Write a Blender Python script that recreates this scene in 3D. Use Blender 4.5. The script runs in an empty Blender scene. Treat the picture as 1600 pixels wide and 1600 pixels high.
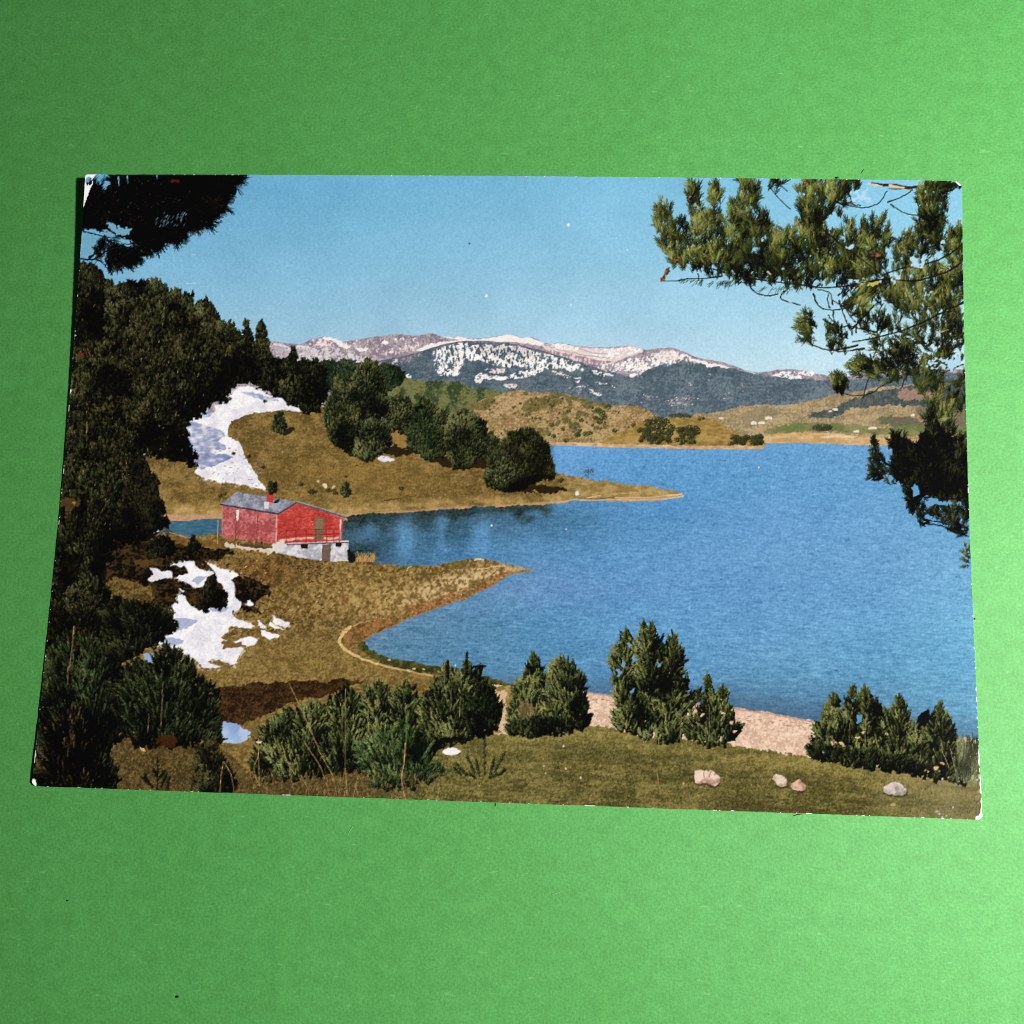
import bpy, math
import numpy as np
from mathutils import Matrix

MM = 0.001
scene = bpy.context.scene

# ---------------------------------------------------------------- camera
CAM_POS = np.array([8.3934, -30.1016, 162.8334])                      # millimetres, card centre at the origin
CAM_ROT = np.array([[0.9987444383513375, -0.022426253810476214, 0.04479520066144848],
                    [0.02889792290051359, 0.9883393143132836, -0.14950020011620216],
                    [-0.040920128473739, 0.15060698165349645, 0.987746465527929]])
cam_data = bpy.data.cameras.new('camera'); cam = bpy.data.objects.new('camera', cam_data); scene.collection.objects.link(cam)
m = Matrix.Identity(4)
for i in range(3):
    for j in range(3): m[i][j] = CAM_ROT[i][j]
    m[i][3] = CAM_POS[i] * MM
cam.matrix_world = m
cam_data.sensor_width = 36.0; cam_data.lens = 36.0 * 1560 / 1600; cam_data.clip_start = 0.005; cam_data.clip_end = 20.0
scene.camera = cam
scene.cycles.filter_width = 1.05                                     # a phone picture is crisp

# ---------------------------------------------------------------- surroundings, lamp, exposure
world = bpy.data.worlds.new('World'); scene.world = world; world.use_nodes = True
bg = world.node_tree.nodes['Background']; bg.inputs[0].default_value = (0.9, 0.95, 1.0, 1); bg.inputs[1].default_value = 0.035
LAMP = np.array([240.0, -38.0, 290.0]); LAMP_W = 4.5                  # desk lamp up on the right
ld = bpy.data.lights.new('desk_lamp', 'AREA'); ld.shape = 'DISK'; ld.size = 0.04; ld.energy = LAMP_W; ld.color = (1.0, 0.985, 0.96)
lamp = bpy.data.objects.new('desk_lamp', ld); scene.collection.objects.link(lamp); lamp.location = LAMP * MM
scene.view_settings.view_transform = 'Standard'; scene.view_settings.look = 'None'; scene.view_settings.gamma = 1.0
scene.view_settings.exposure = 0.0; scene.view_settings.use_curve_mapping = False

# ---------------------------------------------------------------- materials
def mat(name):
    mt = bpy.data.materials.new(name); mt.use_nodes = True; nt = mt.node_tree
    return mt, nt, nt.nodes['Principled BSDF'], nt.nodes.new, nt.links.new

def sheet_material():
    mt, nt, b, N, L = mat('green_paper')
    tc = N('ShaderNodeTexCoord')
    def noise(scale, detail, rough, sx=1, sy=1, rot=0):
        mp = N('ShaderNodeMapping'); mp.inputs['Scale'].default_value = (sx, sy, 1); mp.inputs['Rotation'].default_value = (0, 0, rot); L(tc.outputs['Object'], mp.inputs['Vector'])
        n = N('ShaderNodeTexNoise'); n.inputs['Scale'].default_value = scale; n.inputs['Detail'].default_value = detail; n.inputs['Roughness'].default_value = rough
        L(mp.outputs['Vector'], n.inputs['Vector']); return n.outputs['Fac']
    def ramp(src, p0, c0, p1, c1):
        r = N('ShaderNodeValToRGB'); r.color_ramp.elements[0].position = p0; r.color_ramp.elements[0].color = (*c0, 1); r.color_ramp.elements[1].position = p1; r.color_ramp.elements[1].color = (*c1, 1)
        L(src, r.inputs['Fac']); return r.outputs['Color']
    def mixc(a, bb, fac, mode='MIX'):
        x = N('ShaderNodeMix'); x.data_type = 'RGBA'; x.blend_type = mode
        if isinstance(fac, float): x.inputs['Factor'].default_value = fac
        else: L(fac, x.inputs['Factor'])
        L(a, x.inputs['A']); L(bb, x.inputs['B']); return x.outputs['Result']
    fine = noise(2600, 3, .6); mid = noise(420, 4, .6); broad = noise(40, 3, .5)
    c = ramp(fine, .30, (.042, .188, .039), .70, (.066, .262, .060))
    c = mixc(c, ramp(mid, .28, (.88, .90, .86), .72, (1.10, 1.08, 1.12)), 1.0, 'MULTIPLY')
    c = mixc(c, ramp(broad, .3, (.95, .96, .92), .7, (1.04, 1.03, 1.07)), 1.0, 'MULTIPLY')
    pale = N('ShaderNodeRGB'); pale.outputs[0].default_value = (.13, .32, .12, 1)
    for rot, th in ((.3, .70), (-.5, .70), (1.2, .72)):                # short pale fibres pressed into the paper
        f = noise(420, 2, .5, 1, 3.2, rot)
        mr = N('ShaderNodeMapRange'); mr.inputs['From Min'].default_value = th; mr.inputs['From Max'].default_value = th + .08; L(f, mr.inputs['Value'])
        ml = N('ShaderNodeMath'); ml.operation = 'MULTIPLY'; ml.inputs[1].default_value = .55; L(mr.outputs[0], ml.inputs[0])
        c = mixc(c, pale.outputs[0], ml.outputs[0])
    L(c, b.inputs['Base Color'])
    b.inputs['Roughness'].default_value = .62; b.inputs['Specular IOR Level'].default_value = .28
    bp = N('ShaderNodeBump'); bp.inputs['Strength'].default_value = .5; bp.inputs['Distance'].default_value = .00012
    L(noise(1800, 4, .65), bp.inputs['Height']); L(bp.outputs['Normal'], b.inputs['Normal'])
    return mt

def print_material():
    mt, nt, b, N, L = mat('glossy_print')
    a = N('ShaderNodeAttribute'); a.attribute_name = 'ink'; L(a.outputs['Color'], b.inputs['Base Color'])
    b.inputs['Roughness'].default_value = .05; b.inputs['Specular IOR Level'].default_value = .35
    tc = N('ShaderNodeTexCoord'); n = N('ShaderNodeTexNoise'); n.inputs['Scale'].default_value = 900; n.inputs['Detail'].default_value = 3; L(tc.outputs['Object'], n.inputs['Vector'])
    bp = N('ShaderNodeBump'); bp.inputs['Strength'].default_value = .02; bp.inputs['Distance'].default_value = .00005; L(n.outputs['Fac'], bp.inputs['Height']); L(bp.outputs['Normal'], b.inputs['Normal'])
    return mt

def plain(name, col, rough=.8, var=.15, scale=900):
    mt, nt, b, N, L = mat(name)
    tc = N('ShaderNodeTexCoord'); n = N('ShaderNodeTexNoise'); n.inputs['Scale'].default_value = scale; n.inputs['Detail'].default_value = 4; L(tc.outputs['Object'], n.inputs['Vector'])
    r = N('ShaderNodeValToRGB'); r.color_ramp.elements[0].position = .3; r.color_ramp.elements[1].position = .7
    r.color_ramp.elements[0].color = (*[v * (1 - var) for v in col], 1); r.color_ramp.elements[1].color = (*[min(v * (1 + var), 1) for v in col], 1)
    L(n.outputs['Fac'], r.inputs['Fac']); L(r.outputs['Color'], b.inputs['Base Color']); b.inputs['Roughness'].default_value = rough
    return mt

# ---------------------------------------------------------------- green paper surface
def mesh_obj(name, V, F, material, parent=None, smooth=True):
    me = bpy.data.meshes.new(name); me.from_pydata([tuple(v) for v in V], [], [tuple(f) for f in F]); me.update()
    me.materials.append(material)
    if smooth: me.polygons.foreach_set('use_smooth', [True] * len(me.polygons))
    o = bpy.data.objects.new(name, me); scene.collection.objects.link(o)
    if parent: o.parent = parent
    return o

nx = ny = 40
gx = np.linspace(-200, 200, nx + 1); gy = np.linspace(-200, 200, ny + 1)
V = []
for y in gy:
    for x in gx:
        V.append((x * MM, y * MM, -0.00002 - 0.00004 * (1 + math.sin(x / 31 + .6) * math.cos(y / 43))))     # the sheet is not perfectly flat
F = [(j * (nx + 1) + i, j * (nx + 1) + i + 1, (j + 1) * (nx + 1) + i + 1, (j + 1) * (nx + 1) + i) for j in range(ny) for i in range(nx)]
sheet = mesh_obj('paper_surface', V, F, sheet_material())
sheet['kind'] = 'structure'; sheet['label'] = 'plain mid green paper surface filling the whole background'

# ---------------------------------------------------------------- PRINT (the picture printed on the card)
# The picture is drawn with numpy brushes in "sheet" coordinates (x right, y down) and becomes the
# colour attribute of the card's printed face.
SX0, SY0, SX1, SY1, SC = 36.0, 262.0, 1548.0, 1292.0, 2
PW, PH = int((SX1 - SX0) * SC), int((SY1 - SY0) * SC)
IMG = np.zeros((PH, PW, 3), np.float32)
rng = np.random.default_rng(7)

def nfield(cx, cy, seed, h=PH, w=PW):
    """smooth value noise, about unit variance, cells of cx by cy sheet units"""
    r = np.random.default_rng(seed)
    gx, gy = int(w / (cx * SC)) + 6, int(h / (cy * SC)) + 6
    g = r.standard_normal((gy, gx)).astype(np.float32)
    xs = np.arange(w, dtype=np.float32) / (cx * SC); ys = np.arange(h, dtype=np.float32) / (cy * SC)
    def bs(t): return ((1 - t) ** 3 / 6, (3 * t ** 3 - 6 * t ** 2 + 4) / 6, (-3 * t ** 3 + 3 * t ** 2 + 3 * t + 1) / 6, t ** 3 / 6)
    xi = xs.astype(int); yi = ys.astype(int)
    rows = sum(wt * g[:, xi + k] for k, wt in enumerate(bs(xs - xi)))
    return sum(wt[:, None] * rows[yi + k] for k, wt in enumerate(bs(ys - yi))) * 2.1

N1 = nfield(1.1, 1.1, 1); N2 = nfield(2.2, 2.2, 2); N4 = nfield(4.5, 4.5, 3); N8 = nfield(9, 9, 4)
N16 = nfield(17, 17, 5); N32 = nfield(36, 36, 6); N80 = nfield(85, 85, 7)
H2 = nfield(5, 1.6, 8); H6 = nfield(16, 3.5, 9); H20 = nfield(60, 10, 10); V3 = nfield(1.5, 3.6, 11)
def shear(F, k):
    h, w = F.shape; off = (np.arange(w) * k).astype(int)
    return F[(np.arange(h)[:, None] - off[None, :]) % h, np.arange(w)[None, :]]
R1 = shear(nfield(5.5, 1.1, 21), .045); R2 = shear(nfield(13, 1.7, 22), .05); R3 = shear(nfield(46, 4.5, 23), .05)
M4 = nfield(4.5, 4.5, 12); M8 = nfield(9, 9, 13); M2 = nfield(2.4, 2.4, 14)

def C(*c): return np.array(c, np.float32)
def mix(a, b, t):
    t = np.clip(t, 0, 1)
    if np.ndim(t) >= 1 and (np.ndim(t) == 0 or t.shape[-1] != 1): t = t[..., None]
    return a * (1 - t) + b * t
def sstep(a, b, x):
    t = np.clip((x - a) / (b - a), 0, 1); return t * t * (3 - 2 * t)

def smooth(pts, n=5, closed=True):
    P = np.array(pts, float); m = len(P); out = []
    for i in range(m if closed else m - 1):
        if closed: p0, p1, p2, p3 = P[i - 1], P[i], P[(i + 1) % m], P[(i + 2) % m]
        else: p0, p1, p2, p3 = P[max(i - 1, 0)], P[i], P[i + 1], P[min(i + 2, m - 1)]
        for k in range(n):
            t = k / n
            out.append(.5 * (2 * p1 + (p2 - p0) * t + (2 * p0 - 5 * p1 + 4 * p2 - p3) * t * t + (3 * p1 - p0 - 3 * p2 + p3) * t ** 3))
    if not closed: out.append(P[-1])
    return np.array(out)

def region(pts, warp=0.0, fine=0.0, soft=True):
    """(slices, mask, X, Y) of a polygon; warp and fine make its outline ragged"""
    P = smooth(pts, 4) if soft else np.array(pts, float)
    pad = 2 + 2.5 * warp + 2.5 * fine
    x0 = max(int((P[:, 0].min() - pad - SX0) * SC), 0); x1 = min(int((P[:, 0].max() + pad - SX0) * SC) + 1, PW)
    y0 = max(int((P[:, 1].min() - pad - SY0) * SC), 0); y1 = min(int((P[:, 1].max() + pad - SY0) * SC) + 1, PH)
    sl = (slice(y0, y1), slice(x0, x1))
    X, Y = np.meshgrid(np.arange(x0, x1, dtype=np.float32) / SC + SX0, np.arange(y0, y1, dtype=np.float32) / SC + SY0)
    A, B = X, Y
    if warp or fine:
        A = X + warp * N8[sl] + fine * N2[sl]; B = Y + warp * M8[sl] + fine * M2[sl]
    m = np.zeros(A.shape, bool)
    for (ax, ay), (bx, by) in zip(P, np.roll(P, -1, 0)):
        if ay == by: continue
        lo, hi = min(ay, by), max(ay, by)
        r0 = max(int((lo - pad - SY0) * SC) - y0, 0); r1 = min(int((hi + pad - SY0) * SC) - y0 + 2, A.shape[0])
        if r1 <= r0: continue
        b = B[r0:r1]
        m[r0:r1] ^= (b >= lo) & (b < hi) & (A[r0:r1] < ax + (b - ay) * ((bx - ax) / (by - ay)))
    return sl, m, X, Y

def fill(pts, col, warp=0.0, fine=0.0, soft=True, alpha=1.0):
    sl, m, X, Y = region(pts, warp, fine, soft)
    c = col(sl, X, Y) if callable(col) else np.broadcast_to(C(*col), m.shape + (3,))
    v = IMG[sl]
    if np.ndim(alpha) == 0 and alpha == 1.0: v[m] = c[m]
    else:
        a = alpha(sl, X, Y) if callable(alpha) else np.full(m.shape, alpha, np.float32)
        v[m] = mix(v[m], c[m], a[m])
    return sl, m, X, Y

def strokes(x0, y0, x1, y1, w, col, w1=None):
    """straight brush strokes (arrays); w = width in sheet units, col = (n,3)"""
    x0, y0, x1, y1 = [np.asarray(a, np.float32) for a in (x0, y0, x1, y1)]
    n = len(x0)
    if n == 0: return
    w = np.broadcast_to(np.asarray(w, np.float32), (n,)); w1 = w if w1 is None else np.broadcast_to(np.asarray(w1, np.float32), (n,))
    ln = np.hypot(x1 - x0, y1 - y0); ns = int(np.ceil(np.percentile(ln, 98) * SC * 1.25)) + 2
    t = np.linspace(0, 1, ns, dtype=np.float32)[None, :]
    px = x0[:, None] + (x1 - x0)[:, None] * t; py = y0[:, None] + (y1 - y0)[:, None] * t
    nx = -(y1 - y0) / (ln + 1e-6); ny = (x1 - x0) / (ln + 1e-6)
    ww = w[:, None] * (1 - t) + w1[:, None] * t
    k = max(1, int(np.ceil(max(w.max(), w1.max()) * SC)))
    offs = (np.arange(k) - (k - 1) / 2) / SC if k > 1 else np.zeros(1)
    for o in offs:
        ok = np.abs(o) <= ww * .5 + .01 if k > 1 else np.ones_like(ww, bool)
        ix = ((px + nx[:, None] * o - SX0) * SC).astype(np.int32); iy = ((py + ny[:, None] * o - SY0) * SC).astype(np.int32)
        ok &= (ix >= 0) & (ix < PW) & (iy >= 0) & (iy < PH)
        cc = np.broadcast_to(np.asarray(col, np.float32)[:, None, :], ix.shape + (3,))
        IMG[iy[ok], ix[ok]] = cc[ok]

def line(pts, w0, w1, col, wob=0.0, n=6):
    P = smooth(pts, n, False)
    if wob: P = P + rng.normal(0, wob, P.shape)
    k = len(P) - 1; ws = np.linspace(w0, w1, k + 1)
    strokes(P[:-1, 0], P[:-1, 1], P[1:, 0], P[1:, 1], ws[:-1], np.tile(C(*col), (k, 1)) + rng.normal(0, 5, (k, 1)), ws[1:])

def shoots(x, y, ang, ln, nl, shade, pal, per=12, wd=.7, open_=.6, jit=.14, tipc=.5):
    """pine shoots: bottle brushes of needles; x,y base, ang direction, ln length, nl needle length, shade 0..1"""
    x, y, ang, ln, nl, shade = np.broadcast_arrays(*[np.asarray(a, np.float32) for a in (x, y, ang, ln, nl, shade)])
    n = len(x); dk, md, lt = [C(*p) for p in pal]
    t = rng.random((n, per)).astype(np.float32); side = np.where(rng.random((n, per)) < .5, -1, 1)
    bx = x[:, None] + np.cos(ang)[:, None] * ln[:, None] * t; by = y[:, None] + np.sin(ang)[:, None] * ln[:, None] * t
    a = ang[:, None] + side * (open_ + rng.normal(0, .2, (n, per))) * (1.05 - .65 * t)
    L = nl[:, None] * rng.uniform(.65, 1.15, (n, per))
    ex = bx + np.cos(a) * L; ey = by + np.sin(a) * L
    lit = shade[:, None] + rng.normal(0, jit, (n, per)) + .14 * side * np.sin(ang)[:, None] + tipc * (t - .55)
    lit = np.clip(lit, 0, 1.1); lit = np.where(lit > .6, .6 + (lit - .6) * .7, lit)[..., None]
    c = np.where(lit < .5, dk + (md - dk) * lit * 2, md + (lt - md) * (lit * 2 - 1))
    c = c * rng.uniform(.8, 1.2, (n, per, 1)) * (1 + rng.normal(0, .035, (n, 1, 3)))
    strokes(bx.ravel(), by.ravel(), ex.ravel(), ey.ravel(), wd, c.reshape(-1, 3), wd * .6)

def at(F, x, y):
    ix = np.clip(((x - SX0) * SC).astype(int), 0, PW - 1); iy = np.clip(((y - SY0) * SC).astype(int), 0, PH - 1)
    return F[iy, ix]

def shrink(p, f): c = np.mean(p, 0); return [tuple(c + (np.array(q) - c) * f) for q in p]

def crown(pts, n, ln, nl, pal, base=None, warp=1.5, fine=1.2, fan=.7, bias=.45, con=.22, left=.18, top=0.0, per=12, wd=.7,
          sort=True, up=-math.pi / 2, cx=None, inset=True, jit=.12, ind=.10, back=1.5, core=1.0, leaders=0, lift=0.0, opn=.6):
    bias = bias + lift
    """a mass of foliage inside an outline: ragged dark ground, then shoots from back (top) to front (bottom)"""
    P = np.array(pts, float)
    base = pal[0] if base is None else base
    sl, m, X, Y = region(pts, warp, fine)
    if base != 0:
        v = IMG[sl]; mm = m
        if core < 1: sl0, m0, _, _ = region(shrink(pts, core), warp, fine); mm = np.zeros_like(m); mm[sl0[0].start - sl[0].start:sl0[0].stop - sl[0].start, sl0[1].start - sl[1].start:sl0[1].stop - sl[1].start] = m0
        tone = .8 + .35 * np.clip(N8[sl] * .5 + N2[sl] * .4, -1, 1.5)
        v[mm] = (C(*base) * tone[..., None])[mm]
    iy, ix = np.nonzero(m)
    if len(iy) == 0: return
    k = rng.integers(0, len(iy), n); x = X[0, ix[k]] + rng.random(n) * .5; y = Y[iy[k], 0] + rng.random(n) * .5
    if sort:
        o = np.argsort(y + rng.normal(0, 6, n)); x, y = x[o], y[o]
    mx, hw = P[:, 0].mean() if cx is None else cx, max((P[:, 0].max() - P[:, 0].min()) / 2, 1)
    y0, y1 = P[:, 1].min(), P[:, 1].max()
    u = (x - mx) / hw; v = (y - y0) / max(y1 - y0, 1)
    a = up + fan * u + rng.normal(0, .30, n)
    sh = bias + con * (.7 * at(N16, x, y) + .6 * at(N8, x, y)) - left * u + top * (.5 - v)
    L = ln * rng.uniform(.6, 1.3, n)
    if inset: x = x - np.cos(a) * L * .6; y = y - np.sin(a) * L * .6
    sh = sh + rng.normal(0, ind, n); NL = nl * rng.uniform(.75, 1.2, n)
    ch = max(1, min(14, n // 14)); bk = C(*pal[0]) * 1.15
    for part in np.array_split(np.arange(n), ch):
        if len(part) == 0: continue
        if back:
            q = part; f = rng.uniform(.75, 1.3, (len(q), 1))
            strokes(x[q] + nl * .22, y[q], x[q] + nl * .22 + np.cos(a[q]) * L[q] * .85, y[q] + np.sin(a[q]) * L[q] * .85, NL[q] * back, bk * f + sh[q, None] * 7, NL[q] * back * .6)
        shoots(x[part], y[part], a[part], L[part], NL[part], sh[part], pal, per, wd, opn, jit)
    if leaders:
        for i in range(len(P)):
            p, q, r = P[i - 1], P[i], P[(i + 1) % len(P)]
            if q[1] < p[1] - 1 and q[1] < r[1] - 1:
                t = np.linspace(.25, .95, 5); h = leaders * rng.uniform(.8, 1.2); a0 = up + rng.normal(0, .08)
                bx = q[0] + rng.normal(0, .6) - np.cos(a0) * h * (1 - t); by = q[1] + 3 + h * (1 - t)
                shoots(bx, by, a0, h * .3, np.linspace(5.2, 3.0, 5), max(bias, .38) + rng.normal(0, .05), pal, 22, wd, open_=.5)
                for sd in (-1, 1): shoots(np.array([q[0], q[0]]), np.array([q[1] + h * .75, q[1] + h * 1.1]), a0 + sd * .55, h * .5, 4, max(bias, .38) + .02 - .08 * sd, pal, 22, wd)

# palettes (dark, middle, light)
FOREST = ((5, 5, 2), (40, 42, 18), (106, 106, 56))
FORESTW = ((5, 5, 2), (38, 37, 16), (104, 98, 52))
SHADE = ((3, 3, 2), (20, 19, 9), (62, 58, 30))
MIDPINE = ((9, 11, 5), (52, 58, 27), (122, 122, 68))
SHRUB = ((7, 9, 3), (54, 62, 25), (146, 148, 78))
SHRUBD = ((4, 5, 2), (30, 36, 14), (96, 104, 52))
BRANCH = ((12, 15, 5), (74, 82, 28), (172, 172, 86))
BLACKP = ((2, 2, 2), (14, 14, 8), (70, 72, 38))

def paint_sky():
    X, Y = np.meshgrid(np.arange(PW, dtype=np.float32) / SC + SX0, np.arange(PH, dtype=np.float32) / SC + SY0)
    tx = (X - 130) / 1370; ty = np.clip((Y - 275) / 300, 0, 1.1)
    top = mix(mix(C(100, 167, 206), C(122, 186, 220), tx * 2), C(146, 212, 242), tx * 2 - 1)
    bot = mix(mix(C(164, 203, 226), C(182, 215, 235), tx * 2), C(208, 239, 251), tx * 2 - 1)
    g = mix(top, bot, ty ** 1.5)
    g += (N80 * 1.5 + N32 * 1.4 + N16 * .7)[..., None] + (N1 * 1.6 + N2 * 1.1)[..., None] * C(1, .9, .8)
    IMG[:] = g

RIDGE = [(420, 535), (440, 536), (470, 538), (485, 531), (505, 527), (518, 529), (535, 534), (560, 531), (590, 526), (620, 523),
         (650, 525), (675, 522), (690, 526), (720, 528), (750, 529), (780, 525), (800, 524), (815, 528), (835, 529), (852, 537),
         (875, 536), (900, 541), (930, 543), (960, 543), (985, 541), (1005, 547), (1020, 546), (1048, 544), (1065, 549), (1090, 560),
         (1110, 563), (1130, 568), (1160, 578), (1180, 582), (1200, 581), (1215, 578), (1245, 578), (1270, 583), (1300, 589),
         (1325, 589), (1350, 585), (1365, 579), (1400, 575), (1450, 576), (1512, 578), (1546, 579)]

def speck(pts, dens, col, warp=1.0, fine=.6, soft=.3, streak=1.0, a=1.0):
    """broken cover (snow between trees): a share dens of the region takes the colour"""
    sl, m, X, Y = region(pts, warp, fine)
    st = (streak * V3[sl] + .4 * N4[sl] + .7 * N1[sl] + .3 * N2[sl]) / math.sqrt(streak ** 2 + .74)
    th = np.interp(dens, [0, .1, .2, .35, .5, .65, .8, .9, 1], [3, 1.2, .8, .38, 0, -.38, -.8, -1.2, -3])
    k = sstep(th - soft, th + soft, st) * m * a
    c = C(*col) * (1 + .05 * np.clip(N4[sl] + N1[sl], -2, 1.2))[..., None]
    v = IMG[sl]; v[:] = mix(v, c, k)

def paint_mountains():
    W, P = (250, 240, 236), (226, 208, 206)
    slate = lambda sl, X, Y: mix(C(74, 91, 104), C(104, 119, 128), .5 + .2 * N16[sl] + .2 * N4[sl] + .3 * N1[sl] + .2 * H2[sl])
    mauve = lambda sl, X, Y: mix(C(138, 126, 140), C(182, 168, 174), .5 + .2 * N8[sl] + .25 * N4[sl] + .3 * N1[sl])
    # far crest
    fill(RIDGE + [(1546, 700), (400, 700), (400, 560)], mauve, 0, .25)
    speck([(420, 538), (450, 540), (482, 541), (505, 543), (540, 546), (560, 556), (590, 563), (600, 580), (420, 590)], .82, (214, 207, 210), 1, .5, .7, .8, .9)
    speck([(425, 541), (450, 545), (470, 556), (450, 566), (425, 560)], .5, (150, 138, 148), 1.5, .8, .6, .5, .7)
    fill([(516, 529), (530, 533), (548, 545), (540, 545), (524, 536)], W, .8, .6); fill([(505, 527), (515, 527), (519, 531), (508, 531)], W, .6, .5)
    speck([(478, 536), (500, 529), (520, 533), (535, 542), (500, 542)], .4, P, 1, .6); speck([(535, 537), (600, 528), (650, 528), (650, 545), (600, 556), (560, 550)], .14, P, 1, .6)
    fill([(555, 545), (566, 544), (576, 546), (572, 549), (560, 549)], W, .8, .6); fill([(596, 534), (606, 533), (607, 537), (598, 538)], W, .8, .6)
    speck([(600, 548), (620, 543), (645, 541), (645, 550), (625, 555), (605, 556)], .5, P, 1, .6)
    fill([(650, 549), (664, 541), (690, 535), (716, 533), (740, 535), (718, 538), (692, 544), (664, 549)], W, .8, .5); speck([(690, 526), (676, 524), (700, 532), (740, 534), (745, 530)], .75, P, .5, .5)
    fill([(690, 526), (720, 529), (750, 530), (770, 527), (785, 525), (800, 524.5), (815, 528), (835, 530), (850, 537), (842, 541), (815, 537), (790, 535), (750, 534), (715, 532)], W, .6, .4)
    line([(676, 524), (700, 530), (716, 532)], 1.6, .8, (130, 118, 130), .4)
    # white crest to the right, with thin mauve folds
    fill([(846, 541), (862, 537), (877, 537), (900, 542), (930, 544), (960, 544), (985, 542), (1004, 549), (985, 557), (962, 566), (940, 571), (905, 566), (870, 556)], (232, 214, 212), .6, .5)
    speck([(860, 539), (878, 537), (902, 543), (900, 548), (870, 547)], .85, W, .5, .4); speck([(930, 546), (985, 543), (1000, 549), (960, 560), (930, 560)], .55, W, .6, .5, .4, .4)
    speck([(850, 546), (900, 556), (960, 566), (940, 572), (905, 568), (870, 558)], .55, (158, 138, 146), .8, .6)
    for p in ([(850, 539), (880, 549), (915, 556), (955, 560)], [(905, 545), (925, 552), (950, 553)], [(862, 538), (852, 541)]): line(p, .9, .5, (176, 152, 156), .5, 10)
    # rounded hill right of it
    fill([(948, 576), (965, 566), (985, 557), (1002, 551), (1020, 547), (1048, 545), (1066, 550), (1092, 561), (1110, 564), (1132, 569), (1162, 579), (1185, 583), (1240, 584), (1240, 600), (960, 600)], mauve, .4, .4)
    speck([(968, 570), (990, 560), (1010, 558), (1035, 550), (1056, 549), (1078, 559), (1085, 566), (1050, 566), (1025, 572), (1005, 582), (975, 580)], .66, W, 1, .8, .35, .5); speck([(935, 572), (960, 566), (975, 572), (965, 582), (935, 578)], .5, W, 1, .8)
    fill([(1020, 552), (1040, 548), (1052, 549), (1066, 557), (1050, 562), (1030, 562)], (240, 226, 222), 1.5, 1.2, alpha=.7)
    fill([(1078, 560), (1100, 565), (1128, 571), (1150, 578), (1176, 583), (1178, 585), (1150, 582), (1120, 575), (1090, 567)], W, .5, .5); line([(1066, 550), (1092, 561), (1130, 568), (1160, 578)], 1.0, .7, (150, 130, 138), .3)
    # nearer wooded mountain
    crest = [(560, 575), (590, 566), (615, 561), (640, 556), (662, 549), (682, 543), (700, 538), (716, 535.5), (740, 534), (762, 534.5), (782, 536.5), (802, 539), (830, 545), (852, 551), (872, 557), (890, 562), (908, 568), (925, 574), (950, 580)]
    fill(crest + [(975, 588), (1000, 600), (1000, 660), (560, 660)], slate, .4, .6)
    line(crest, 1.3, .9, (96, 92, 106), .3, 3)
    speck([(560, 576), (590, 567), (640, 557), (660, 552), (650, 562), (620, 570), (580, 580)], .4, (148, 136, 148), 1.2, .8)
    speck([(682, 547), (700, 541), (716, 539), (726, 552), (722, 570), (710, 586), (694, 588), (680, 578), (676, 560)], .56, W, 1.2, .8, .3, 1.3)
    speck([(716, 538), (745, 537), (770, 538), (800, 542), (830, 548), (862, 558), (866, 572), (846, 578), (815, 576), (790, 572), (760, 568), (735, 562), (722, 552)], .52, W, 1.5, .9, .3, 1.4)
    speck([(800, 544), (830, 549), (860, 557), (885, 564), (905, 571), (912, 578), (890, 580), (860, 574), (830, 566)], .5, W, 1.2, .8, .3, .9); speck([(745, 540), (800, 543), (830, 550), (830, 560), (790, 556), (750, 550)], .35, (214, 200, 200), 1, .8)
    for p, d in (([(742, 592), (748, 585), (770, 587), (790, 586), (800, 592), (775, 594), (755, 593), (748, 600)], .85), ([(758, 578), (775, 575), (790, 577), (784, 582), (765, 583)], .6), ([(800, 582), (825, 580), (845, 574), (850, 578), (836, 586), (812, 592), (802, 594)], .75), ([(862, 580), (880, 584), (895, 588), (885, 592), (866, 586)], .6),
                 ([(898, 592), (905, 590), (905, 597), (899, 598)], .9), ([(925, 579), (945, 582), (958, 586), (955, 588), (935, 585)], .8), ([(983, 588), (993, 585), (1003, 583), (1000, 588), (988, 590)], .9), ([(788, 602), (800, 600), (815, 606), (800, 610)], .5), ([(920, 608), (930, 613), (940, 618), (936, 620), (926, 614)], .9), ([(955, 603), (965, 606), (976, 610), (968, 611)], .9),
                 ([(632, 588), (640, 584), (646, 588), (640, 592)], .7), ([(610, 566), (618, 563), (622, 568), (614, 572)], .5), ([(900, 606), (918, 604), (910, 609)], .6), ([(925, 596), (950, 597), (940, 600)], .5)):
        speck(p, d, W if d > .6 else P, .8, .7, .3, .3)
    # dark wooded shoulder
    mound = [(985, 592), (1000, 585), (1022, 573), (1050, 567), (1080, 566), (1112, 571), (1150, 579), (1185, 585), (1200, 588), (1260, 592), (1330, 593), (1420, 584), (1512, 583), (1545, 583), (1545, 680), (960, 680), (940, 640), (955, 610)]
    fill(mound, lambda sl, X, Y: mix(C(82, 99, 111), C(112, 127, 136), .45 + .2 * N16[sl] + .15 * M4[sl] + .35 * N1[sl] + .2 * H2[sl]), .8, .8)
    speck([(985, 592), (1022, 575), (1080, 568), (1150, 581), (1150, 590), (1060, 585), (1000, 600)], .2, (70, 86, 96), 1, .8)
    fill([(1195, 585), (1212, 579), (1240, 578), (1272, 584), (1300, 590), (1250, 592)], mauve, .4, .4); speck([(1205, 586), (1220, 581), (1250, 581), (1272, 585), (1245, 594), (1225, 592)], .6, W, .8, .7, .3, .3)
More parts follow.
